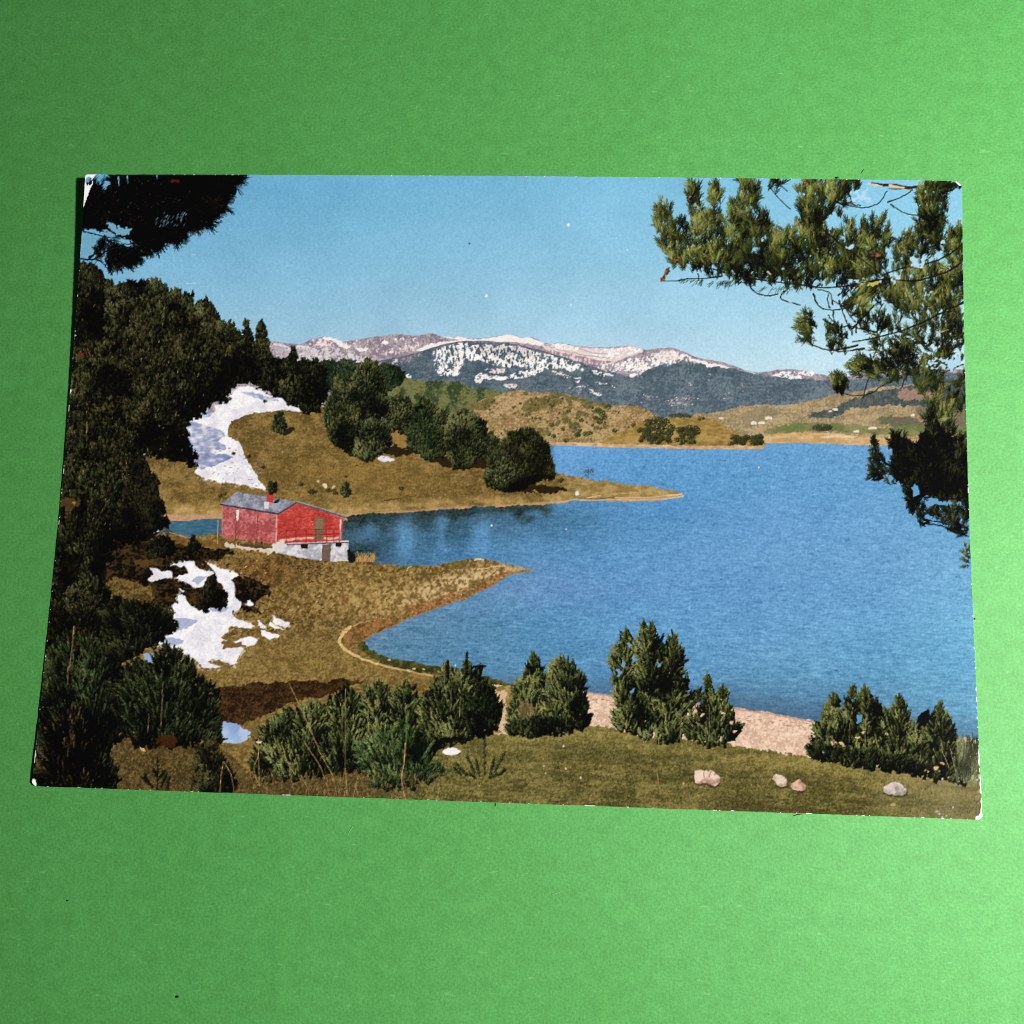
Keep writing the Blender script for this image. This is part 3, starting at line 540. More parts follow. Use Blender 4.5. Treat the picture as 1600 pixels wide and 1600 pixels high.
def paint_beach_and_bank():
    beach = [(760, 1075), (800, 1074), (850, 1079), (915, 1081), (955, 1086), (1000, 1090), (1060, 1095), (1145, 1105), (1200, 1113), (1240, 1121), (1285, 1129), (1400, 1142), (1540, 1160), (1540, 1215), (1300, 1200), (1200, 1180), (900, 1160), (760, 1160)]
    fill(beach, lambda sl, X, Y: mix(C(216, 180, 150), C(244, 214, 186), .5 + .22 * N8[sl] + .25 * N2[sl] + .3 * N1[sl]), .6, .6)
    fill([(755, 1080), (790, 1072), (830, 1076), (812, 1100), (790, 1140), (758, 1140)], lambda sl, X, Y: mix(C(128, 108, 44), C(176, 146, 78), .5 + .4 * N4[sl]), 1, 1)
    fill([(764, 1075), (785, 1080), (795, 1085), (790, 1110), (795, 1135), (780, 1140), (778, 1105)], (216, 184, 140), 1.5, 1.2); fill([(770, 1098), (781, 1097), (782, 1104), (772, 1104)], (232, 208, 160), .5, .5)
    line([(918, 1082), (955, 1087), (1050, 1096), (1145, 1107), (1200, 1115), (1285, 1131)], 2.2, 2.2, (196, 158, 136), .5)
    n = 60; x = rng.uniform(915, 1280, n); y = 1085 + (x - 915) * .118 + rng.uniform(4, 12, n)
    strokes(x, y, x + rng.uniform(2, 8, n), y + rng.uniform(0, 1, n), .9, np.tile(C(158, 112, 92), (n, 1)) + rng.normal(0, 14, (n, 1)))
    bank = [(40, 1240), (60, 1200), (165, 1176), (200, 1148), (250, 1150), (300, 1160), (340, 1164), (372, 1190), (410, 1214), (500, 1204), (560, 1196), (600, 1190), (660, 1175), (690, 1160), (720, 1152), (760, 1147), (800, 1146), (850, 1139), (890, 1135), (930, 1133),
            (960, 1138), (990, 1147), (1030, 1152), (1070, 1156), (1120, 1160), (1160, 1166), (1205, 1173), (1260, 1182), (1310, 1190), (1350, 1196), (1400, 1203), (1440, 1211), (1490, 1220), (1545, 1228), (1545, 1292), (40, 1292)]
    def bcol(sl, X, Y):
        c = mix(C(72, 68, 28), C(136, 124, 60), .55 + .12 * N16[sl] + .08 * H6[sl] + .14 * H2[sl] + .08 * N4[sl] + .22 * N1[sl])
        c = mix(c, mix(C(64, 52, 22), C(106, 86, 42), .5 + .15 * N8[sl] + .2 * N2[sl] + .25 * N1[sl]), sstep(660, 540, X))
        top = np.interp(X, [680, 760, 930, 1070, 1205, 1350, 1530], [1162, 1147, 1133, 1156, 1173, 1196, 1226])
        c = mix(c, mix(C(130, 120, 50), C(172, 154, 78), .5 + .3 * N4[sl] + .3 * N1[sl]), .75 * sstep(45, 4, Y - top) * sstep(660, 800, X))
        c = mix(c, C(150, 140, 84), .55 * sstep(1290, 1480, X))
        band = np.sin((Y - 1150 - .05 * (X - 900)) / 7.5 + 1.6 * N32[sl]) * .5 + .5
        c = mix(c, C(66, 60, 26), .14 * band * sstep(700, 800, X) * sstep(1450, 1300, X))
        st = shear(H20, .06)[sl] * .5 + R3[sl] * .5 + R2[sl] * .3
        c = mix(c, mix(C(140, 126, 60), C(168, 150, 78), .5 + .3 * N1[sl]), .4 * sstep(.35, 1.1, st) * sstep(640, 760, X)); c = mix(c, C(70, 66, 28), .35 * sstep(.4, 1.2, -st) * sstep(640, 760, X))
        return c
    fill(bank, bcol, .5, 1.2)
    n = 4200; x = rng.uniform(180, 1535, n); y = rng.uniform(1140, 1285, n)
    top = np.interp(x, [180, 300, 420, 560, 680, 760, 930, 1070, 1205, 1350, 1540], [1170, 1172, 1222, 1206, 1172, 1150, 1137, 1160, 1177, 1200, 1232]); k = y > top + 1; x, y = x[k], y[k]; n = len(x)
    s = np.clip(.45 + .25 * at(N16, x, y) + .2 * at(N4, x, y) + rng.normal(0, .18, n), 0, 1)
    strokes(x, y, x + rng.normal(0, 1.1, n), y - rng.uniform(1, 3.6, n), .6, mix(C(72, 68, 28), C(162, 148, 80), s))
    # stones
    def stone(cx, cy, pts, lt, dk):
        P = [(cx + a, cy + b) for a, b in pts]
        fill([(x + .5, y + 2.5) for x, y in P], (58, 50, 24), .6, .8, alpha=.8); fill(P, lambda sl, X, Y: mix(C(*lt), C(*dk), .3 + (X - cx) / 70 + (Y - cy) / 24 + .3 * N4[sl] + .25 * N2[sl]), .3, .5, soft=False)
    stone(1104, 1214, [(-20, 2), (-20, -10), (-12, -13), (0, -10), (8, -11), (20, -1), (21, 8), (14, 13), (6, 12), (-2, 8), (-10, 10), (-18, 8)], (240, 216, 192), (170, 130, 108))
    line([(1100, 1205), (1099, 1212), (1104, 1222)], 1.4, 1, (176, 138, 118), .4); line([(1110, 1206), (1108, 1213), (1116, 1222)], 1.2, .8, (178, 142, 122), .4)
    stone(1217, 1219, [(-11, -3), (-6, -9), (3, -9), (9, -5), (12, 2), (11, 8), (4, 9), (-4, 7), (-6, 2)], (234, 214, 190), (176, 150, 122))
    stone(1246, 1227, [(-13, 1), (-7, -6), (2, -10), (7, -5), (12, 0), (12, 7), (0, 8), (-9, 7)], (226, 190, 158), (172, 132, 104))
    stone(1396, 1232, [(-18, 3), (-15, -4), (-5, -10), (6, -11), (14, -6), (20, 0), (18, 8), (8, 11), (-2, 10), (-12, 8)], (226, 212, 200), (158, 146, 138))
    for x, y in ((880, 1165), (884, 1201), (852, 1208), (907, 1215), (850, 1197), (1067, 1224), (712, 1040)):
        fill([(x - 1.6, y), (x, y - 2), (x + 1.6, y), (x, y + 2)], (222, 206, 170), 0, .4)
    fill([(690, 1176), (696, 1171), (705, 1168), (715, 1170), (720, 1175), (708, 1179), (697, 1179)], (248, 242, 236), .5, .4)
    fill([(1390, 1256), (1396, 1254), (1398, 1258), (1392, 1260)], (186, 160, 92), .4, .4)

def paint_hut():
    # left wall, gable, basement
    fill([(348, 790), (434, 803), (434, 851), (347, 838)], lambda sl, X, Y: mix(C(164, 78, 80), C(202, 120, 118), .5 + .3 * N8[sl] + .3 * N2[sl] + .2 * N1[sl]), 0, .25, soft=False)
    line([(349, 791), (348, 838)], 1.4, 1.4, (196, 120, 112)); line([(404, 800), (402, 846)], 1.0, 1.0, (112, 44, 44)); line([(370, 796), (369, 845)], 1.4, 1.2, (110, 50, 46)); line([(433, 804), (432, 848)], 1.6, 1.6, (232, 170, 150))
    fill([(369, 796), (374, 797), (373, 812), (370, 813)], (238, 226, 214), 0, .3, soft=False)
    n = 60; x = rng.uniform(350, 432, n); y = rng.uniform(826, 846, n)
    strokes(x, y, x + rng.uniform(1, 4, n), y, .9, np.tile(C(196, 74, 66), (n, 1)) + rng.normal(0, 16, (n, 1)))
    fill([(434, 803), (463, 786), (537, 810), (534, 846), (434, 849)], lambda sl, X, Y: mix(C(178, 58, 52), C(206, 84, 74), .5 + .2 * N8[sl] + .15 * H2[sl] + .18 * N1[sl]), 0, .2, soft=False)
    for yy in np.arange(794, 840, 2.6):
        n = 9; x = rng.uniform(436, 530, n); k = (yy > np.interp(x, [434, 463, 537], [806, 789, 813])); x = x[k]
        strokes(x, np.full(len(x), yy), x + rng.uniform(3, 12, len(x)), np.full(len(x), yy + .3), .5, np.tile(C(180, 52, 46), (len(x), 1)) + rng.normal(0, 8, (len(x), 1)))
    n = 26; x = rng.uniform(470, 500, n); y = rng.uniform(812, 828, n); strokes(x, y, x + rng.uniform(1, 3, n), y, .6, np.tile(C(226, 120, 104), (n, 1)))
    line([(533, 812), (531, 843)], 2.2, 2.2, (226, 206, 200)); line([(436, 846), (470, 842), (530, 841)], 3.2, 3.2, (222, 172, 150), .6)
    fill([(492.5, 809), (507.5, 808.5), (506, 843), (491, 843)], (120, 98, 66), 0, .2, soft=False); fill([(494, 811), (506, 810.5), (505, 826), (493.5, 826)], (132, 112, 78), 0, .2, soft=False)
    # roof
    fill([(345, 787.5), (369, 770), (372, 769.5), (463, 783.5), (461, 788.5), (436, 803)], lambda sl, X, Y: mix(C(118, 122, 138), C(162, 166, 180), .5 + .35 * np.sin((X - Y * .9) / 4.2) * .5 + .25 * N4[sl] + .2 * N1[sl]), 0, .2, soft=False)
    line([(345, 788.5), (390, 796), (436, 803.5)], 2.0, 2.0, (56, 42, 46)); line([(436, 803), (462, 787)], 2.2, 2.0, (78, 64, 66)); line([(462, 785), (500, 796), (540, 808.5)], 3.2, 3.0, (92, 84, 88)); line([(463, 783.6), (500, 794), (540, 807)], 1.1, 1.1, (158, 158, 166))
    fill([(428, 786), (432, 781), (438, 780), (435, 786)], (36, 32, 40), 0, .3)
    fill([(418, 772), (428, 771), (427, 786), (417, 785)], (200, 62, 58), 0, .3, soft=False); fill([(416.5, 767), (429, 767), (428, 772.5), (417.5, 772.5)], (176, 86, 70), 0, .4); fill([(414, 785), (421, 785), (420, 796), (413, 795)], (232, 214, 216), 0, .4, soft=False)
    fill([(420, 767), (425, 767), (424, 770), (421, 770)], (70, 30, 28), 0, .2)
    # basement and balcony
    fill([(434, 850), (545, 846), (543, 877), (517, 878), (480, 873), (434, 864), (425, 860), (428, 852)], lambda sl, X, Y: mix(C(176, 174, 182), C(226, 222, 226), .5 + .4 * N8[sl] + .3 * N2[sl]), 0, .4, soft=False)
    fill([(470, 851), (482, 850), (481, 857), (471, 857)], (28, 24, 24), 0, .3, soft=False); fill([(524, 849), (534, 848), (533, 854), (525, 855)], (30, 26, 26), 0, .3, soft=False)
    fill([(505, 851), (517.5, 850), (516.5, 877.5), (504, 876)], (112, 92, 76), 0, .3, soft=False); line([(505, 851), (504, 876)], .8, .8, (70, 54, 44)); line([(485, 866), (485.5, 874)], .8, .8, (150, 146, 150))
    fill([(446, 849), (545.5, 844), (546, 847.5), (448, 851.5)], (206, 196, 194), 0, .2, soft=False); line([(448, 851.5), (495, 849.6), (546, 847.6)], 1.3, 1.3, (70, 52, 50))
    for a in ([(437, 834), (444, 830), (470, 828.5), (532, 826.5)], [(438, 841), (470, 836.5), (532, 834.5)]): line(a, .8, .8, (132, 34, 34), .1)
    for x in (448, 463, 479, 494, 511, 522, 531): strokes([x], [828], [x], [848], .7, np.array([[126, 34, 34]]))
    # rubble footing, fence posts and path
    fill([(352, 850), (380, 852), (420, 856), (440, 862), (425, 864), (390, 860), (355, 856)], (216, 198, 172), 1, 1); fill([(427, 852), (442, 846), (446, 856), (436, 863), (424, 860)], (222, 214, 206), 1, 1)
    fill([(378, 850), (400, 851), (417, 855), (414, 858), (390, 856), (378, 853)], (82, 66, 50), .6, .6)
    line([(341.5, 813), (340.5, 850)], 1.3, 1.3, (178, 150, 82)); line([(370, 820), (368, 855)], 1.4, 1.4, (120, 74, 50)); strokes([409], [846], [409], [850], 2.5, np.array([[60, 40, 36]]))
    line([(530, 876), (550, 877), (560, 876)], 1.6, 1, (222, 208, 176), .3)
    # reeds beside the basement
    fill([(544, 876), (545, 860), (556, 866), (562, 875)], (24, 22, 20), 1, 1)
    n = 60; x = rng.uniform(556, 586, n); strokes(x, np.full(n, 878.), x + rng.normal(0, 2, n), 878 - rng.uniform(4, 16, n), .7, np.tile(C(176, 136, 74), (n, 1)) + rng.normal(0, 20, (n, 1)))

def pines(lst, pal, dens=.11, ln=6, nl=3, **kw):
    for pts in lst:
        P = np.array(pts, float); area = .5 * abs(np.dot(P[:, 0], np.roll(P[:, 1], 1)) - np.dot(P[:, 1], np.roll(P[:, 0], 1)))
        crown(pts, max(20, int(area * dens)), ln, nl, pal, **kw)

def dome(cx, y0, y1, w, k=7):
    """outline of a broad pine crown"""
    t = np.linspace(0, 1, k); hw = w / 2 * np.clip(.16 + 1.25 * t ** .75 - .42 * t ** 3, 0, 1.02)
    L = [(cx - a * rng.uniform(.82, 1.12), y0 + (y1 - y0) * b + rng.normal(0, 1)) for a, b in zip(hw, t)]
    R = [(cx + a * rng.uniform(.82, 1.12), y0 + (y1 - y0) * b + rng.normal(0, 1)) for a, b in zip(hw, t)]
    return R + L[::-1]

def cone(ax, ay, bx0, bx1, by, k=5):
    """outline of a small conifer with tip (ax, ay)"""
    L = [(ax + (bx0 - ax) * (t ** .85) * (1 if i % 2 else .72), ay + (by - ay) * t) for i, t in enumerate(np.linspace(.08, 1, 2 * k))]
    R = [(ax + (bx1 - ax) * (t ** .85) * (1 if i % 2 else .72), ay + (by - ay) * t) for i, t in enumerate(np.linspace(.08, 1, 2 * k))]
    return [(ax, ay)] + R + L[::-1]

def shadow(pts, col=(36, 28, 12), a=.95): fill(pts, col, 1.2, 1.2, alpha=a)

def paint_wood():
    # dark green wood behind the meadow trees
    crown([(480, 572), (500, 562), (520, 564), (545, 560), (560, 566), (600, 570), (630, 580), (628, 600), (600, 610), (500, 610)], 700, 4, 2.2, ((20, 30, 18), (46, 60, 36), (78, 86, 52)), warp=1.5, fine=1.5)
    # the wood on the left slope
    slope = [(110, 412), (125, 412), (140, 416), (150, 422), (157, 429), (162, 436), (180, 445), (192, 441), (200, 445), (210, 435), (225, 440), (234, 445), (245, 439), (252, 449), (265, 454), (275, 461), (290, 460), (299, 466), (297, 472), (305, 477), (311, 470), (320, 468),
             (327, 476), (326, 482), (337, 487), (347, 500), (354, 511), (360, 506), (370, 516), (378, 526), (395, 540), (420, 548), (437, 562), (455, 562), (475, 560), (485, 568), (505, 570), (505, 640), (480, 643), (462, 632), (425, 618), (398, 604), (372, 598), (352, 622), (330, 634), (308, 650), (296, 664), (300, 700), (309, 726), (285, 722), (240, 712),
             (215, 712), (228, 726), (245, 742), (250, 766), (258, 790), (254, 806), (266, 816), (240, 828), (205, 842), (172, 850), (168, 880), (165, 912), (166, 934), (205, 945), (250, 945), (270, 960), (276, 984), (255, 996), (222, 1018), (170, 1040), (60, 1060), (60, 700)]
    crown(slope, 5200, 8, 4.0, FOREST, (6, 6, 3), warp=2.2, fine=1.4, fan=.25, bias=.30, con=.26, left=0, per=10, wd=.8)
    sl, m, X, Y = region(slope, 0, 0)
    def inside(x, y):
        i_, j_ = int((y - SY0) * SC) - sl[0].start, int((x - SX0) * SC) - sl[1].start
        return 0 <= i_ < m.shape[0] and 0 <= j_ < m.shape[1] and m[i_, j_]
    for yb in np.arange(468, 1020, 15.0):
        sz = np.interp(yb, [470, 620, 800, 1000], [30, 40, 50, 56]); hh = sz * 1.35
        for xb in np.arange(100 + rng.uniform(0, 24), 500, sz * .62):
            x, y = xb + rng.normal(0, 5), yb + rng.normal(0, 5)
            w = sz * rng.uniform(.75, 1.1); h = hh * rng.uniform(.8, 1.15)
            if not (inside(x, y) and inside(x, y + 7) and inside(x + w * .3, y + 5) and inside(x - w * .3, y - 3) and inside(x + w * .36, y - 3) and inside(x, y - h * .95) and inside(x - w * .3, y - h * .7) and inside(x + w * .3, y - h * .7)): continue
            if rng.random() < .18: continue
            pal = FORESTW if rng.random() < np.interp(y, [500, 760], [.25, .6]) else FOREST
            crown(dome(x, y - h, y, w), int(w * h * .05), 7.5, 3.8, pal, (5, 5, 2), fan=.75, bias=.31 + rng.normal(0, .06), con=.14, left=.22, top=.34, per=11, wd=.8)
    for pts in ([(126, 468), (140, 456), (164, 458), (168, 490), (166, 520), (150, 528), (124, 524)], [(150, 575), (175, 565), (200, 580), (205, 610), (180, 625), (155, 610)], [(345, 560), (375, 555), (398, 570), (400, 600), (375, 592), (350, 610), (320, 640), (300, 648), (285, 640), (310, 615), (335, 600)],
                [(240, 660), (290, 672), (302, 705), (308, 726), (275, 716), (235, 705), (215, 690)], [(165, 810), (200, 825), (250, 830), (235, 842), (190, 850), (165, 850)], [(120, 770), (145, 780), (130, 800), (110, 800)], [(140, 860), (168, 850), (165, 910), (150, 900)], [(215, 955), (270, 965), (275, 985), (250, 995), (222, 1005), (225, 975)], [(95, 880), (110, 860), (120, 900), (105, 930), (88, 930)]):
        fill(pts, lambda sl, X, Y: C(5, 4, 2) + (6 * np.clip(N4[sl] + .4 * N8[sl], 0, 2))[..., None] * C(1, .9, .5), 3, 2, alpha=lambda sl, X, Y: np.clip(.86 + .25 * N8[sl], 0, 1))
    # trunks and a few bare poles
    for a in ([(232, 626), (231, 634)], [(131, 735), (131, 747)], [(222, 560), (221, 566)], [(250, 470), (249, 478)], [(137, 660), (136, 690)]): line(a, 1.2, .8, (128, 112, 74))
    n = 220; x = rng.uniform(128, 330, n); y = rng.uniform(450, 830, n); k = x < np.interp(y, [450, 600, 700, 830], [240, 330, 290, 230]); x, y = x[k], y[k]
    strokes(x, y, x + rng.normal(0, .8, len(x)), y + rng.uniform(1, 4, len(x)), .7, np.tile(C(112, 96, 56), (len(x), 1)) + rng.normal(0, 18, (len(x), 1)))
    fill([(122, 548), (127, 546), (131, 550), (128, 556), (122, 555)], (108, 50, 28), 1.2, 1.2, alpha=.75); line([(138, 545), (142, 556), (146, 562)], 1.2, .8, (128, 76, 36))
    fill([(100, 780), (122, 778), (120, 794), (100, 796)], (92, 70, 30), 2, 2, alpha=.75); fill([(110, 785), (118, 784), (117, 790)], (150, 116, 60), 1, 1)
    line([(205, 822), (220, 817), (236, 822)], 3, 2, (196, 160, 100), .8); line([(245, 838), (252, 832), (262, 826)], 2, 1.4, (120, 96, 46), .8)
    sx, sy = [125, 150, 162, 180, 200, 210, 225, 245, 265, 290, 299, 311, 327, 347, 360, 378], [412, 422, 436, 445, 445, 437, 440, 441, 454, 460, 468, 471, 478, 500, 508, 526]
    for x in np.arange(134, 376, 8.5):
        x = x + rng.normal(0, 2); y = np.interp(x, sx, sy); h = rng.uniform(2, 8)
        pines([cone(x, y - h, x - rng.uniform(6, 9), x + rng.uniform(6, 9), y + 18, 3)], FOREST, .3, 5, 3, bias=.38 + rng.normal(0, .06), left=.15, core=.8)
    # spires on the skyline
    pines([cone(385, 498, 373, 397, 540, 4), cone(385, 498, 373, 397, 540, 4), cone(409, 500, 390, 428, 560, 5), cone(409, 500, 390, 428, 560, 5), cone(457, 538, 444, 472, 578, 4), cone(361, 505, 350, 374, 532, 4), cone(475, 556, 466, 486, 580, 4), cone(500, 560, 490, 512, 585, 4)], FOREST, .3, 5, 2.6, bias=.4, left=.1)
    # lower trees against meadow
    pines([[(205, 742), (220, 712), (231, 726), (246, 742), (248, 768), (257, 792), (252, 808), (264, 816), (238, 824), (210, 826), (190, 800)]], SHADE, .12, 8, 4, bias=.5)
    pines([[(292, 858), (297, 843), (302, 834), (308, 846), (311, 858)], [(245, 842), (256, 838), (268, 846), (276, 858), (262, 868), (236, 868), (232, 852)]], SHADE, .25, 5, 3, bias=.3)

def paint_mid_trees():
    shadow([(606, 700), (622, 694), (640, 700), (654, 708), (634, 713), (606, 712)]); shadow([(660, 714), (690, 711), (714, 722), (706, 729), (680, 723)]); shadow([(722, 728), (748, 719), (766, 724), (754, 733)]); shadow([(800, 762), (830, 755), (870, 760), (886, 766), (868, 770), (830, 768), (850, 773), (806, 768)])
    fill([(614, 676), (632, 672), (640, 690), (636, 700), (618, 696)], (150, 118, 54), 1, 1)
    pines([[(600, 640), (612, 622), (625, 618), (640, 622), (645, 640), (640, 672), (620, 674), (606, 668)]], MIDPINE, .22, 5, 2.8, core=.9, leaders=9, fine=.8, warp=1.0, bias=.40)
    pines([[(645, 640), (655, 626), (664, 623), (676, 632), (686, 638), (698, 645), (704, 664), (698, 706), (684, 712), (670, 716), (654, 708), (640, 700), (637, 684), (641, 664)]], MIDPINE, .2, 6, 3, core=.9, leaders=9, fine=.8, warp=1.0, bias=.42)
    pines([[(638, 664), (650, 650), (662, 640), (674, 652), (684, 672), (684, 704), (668, 714), (650, 706), (638, 698)]], ((10, 14, 6), (42, 54, 24), (88, 98, 48)), .18, 6, 3, core=.9, leaders=9, fine=.8, warp=1.0, bias=.46)
    pines([[(756, 690), (762, 678), (770, 678), (778, 690), (780, 716), (760, 722), (750, 712)]], MIDPINE, .22, 5, 2.8, core=.9, leaders=9, fine=.8, warp=1.0, bias=.36)
    pines([[(698, 662), (708, 650), (718, 642), (728, 639), (738, 648), (750, 652), (760, 668), (763, 690), (758, 706), (742, 720), (732, 730), (720, 732), (708, 726), (700, 706), (696, 684)]], MIDPINE, .2, 6.5, 3.2, core=.9, leaders=9, fine=.8, warp=1.0, bias=.45, left=.3)
    # the big group
    pines([[(512.1, 640), (517.3, 610), (525.9, 596), (531.9, 584), (539.6, 592), (546.5, 580), (553.4, 590), (562.0, 572), (568.9, 570), (574.0, 560), (580.9, 566), (587.8, 564), (594.7, 580), (601.6, 602), (605.9, 640), (608.4, 668), (612.7, 686), (605.0, 704), (591.2, 708), (577.5, 718), (565.4, 717), (556.8, 710), (539.6, 702), (520.7, 692), (510.4, 672)]], MIDPINE, .16, 7, 3.4, core=.9, leaders=9, fine=.8, warp=1.0, bias=.38, con=.26, left=.34)
    pines([[(507.0, 640), (517.3, 618), (529.3, 628), (543.1, 642), (551.7, 668), (553.4, 700), (534.5, 700), (519.0, 690), (510.4, 668)], [(558.6, 690), (570.6, 664), (586.1, 656), (599.8, 664), (610.2, 684), (601.6, 702), (584.4, 712), (570.6, 717), (560.3, 708)], [(547.4, 600), (560.3, 576), (574.0, 566), (587.8, 572), (594.7, 590), (586.1, 610), (564.6, 615)]], MIDPINE, .13, 7, 3.4, base=0, core=.9, leaders=9, fine=.8, warp=1.0, bias=.47, left=.4)
    fill([(560.3, 622), (581.8, 614), (598.1, 628), (599.8, 650), (584.4, 652), (565.4, 650)], (8, 10, 5), 4, 2, alpha=lambda sl, X, Y: np.clip(.6 + .5 * N4[sl], 0, .9))
    # dome by the water
    pines([[(757, 738), (764, 718), (776, 700), (788, 686), (804, 676), (822, 671), (838, 676), (848, 688), (856, 702), (860, 722), (866, 734), (864, 746), (846, 748), (830, 752), (815, 760), (800, 765), (776, 764), (760, 758)]], ((12, 13, 6), (46, 48, 20), (100, 98, 46)), .17, 7, 3.2, core=.9, leaders=9, fine=.8, warp=1.0, bias=.44, left=.3)
    pines([[(758, 740), (768, 716), (780, 702), (792, 712), (800, 736), (802, 762), (776, 764), (762, 758)]], MIDPINE, .14, 7, 3.2, base=0, core=.9, leaders=9, fine=.8, warp=1.0, bias=.42, left=.3)
    fill([(800, 755), (830, 742), (862, 744), (866, 748), (840, 752), (818, 762), (802, 766)], (10, 9, 5), 1.5, 1.5, alpha=.75)
    # single bushes in the meadow
    shadow([(438, 672), (452, 669), (460, 672), (450, 677), (440, 678)])
    pines([[(427, 668), (430, 655), (437, 643), (445, 652), (446, 668), (438, 676), (430, 674)]], MIDPINE, .45, 4, 2.4, core=.9, leaders=9, fine=.8, warp=1.0, bias=.35)
    pines([[(533, 770), (536, 758), (542, 753), (546, 764), (550, 773), (540, 775)], [(418, 766), (423, 752), (430, 756), (431, 768), (424, 771)]], MIDPINE, .6, 3.5, 2, core=.9, leaders=9, fine=.8, warp=1.0, bias=.3)
    bushes(np.array([488., 493, 485, 471, 514, 525, 522, 627, 541, 875, 878, 345, 352]), np.array([772., 772, 771, 760, 769, 774, 770, 766, 747, 755, 752, 778, 775]), np.array([5., 4, 4, 4, 4, 4, 4, 4, 2, 3.5, 3, 4, 3]), ((26, 26, 10), (58, 54, 22), (96, 86, 40)))
    fill([(503, 756), (509, 757), (511, 763), (505, 762)], (226, 208, 170), .5, .5); fill([(519, 762), (524, 761), (523, 765), (519, 765)], (206, 188, 140), .5, .4); fill([(495, 750), (499, 750), (498, 754)], (214, 196, 150), .4, .4)
    n = 90; x = rng.normal(919, 5, n); y = rng.normal(738, 3.4, n); strokes(x, y, x + rng.normal(0, 1, n), y - rng.uniform(.5, 2, n), .5, np.tile(C(66, 82, 92), (n, 1)) + rng.normal(0, 16, (n, 1))); line([(919, 747), (919, 738)], 1, .6, (70, 66, 60))
    n = 160; x = rng.uniform(380, 860, n); y = rng.uniform(650, 785, n); k = at(N16, x, y) > .5; x, y = x[k], y[k]
    strokes(x, y, x + rng.uniform(1, 4, len(x)), y, .8, np.tile(C(92, 72, 28), (len(x), 1)) + rng.normal(0, 10, (len(x), 1)))

def stems(lst, col, w=.8):
    for a in lst: line(a, w, w * .7, col, .25)

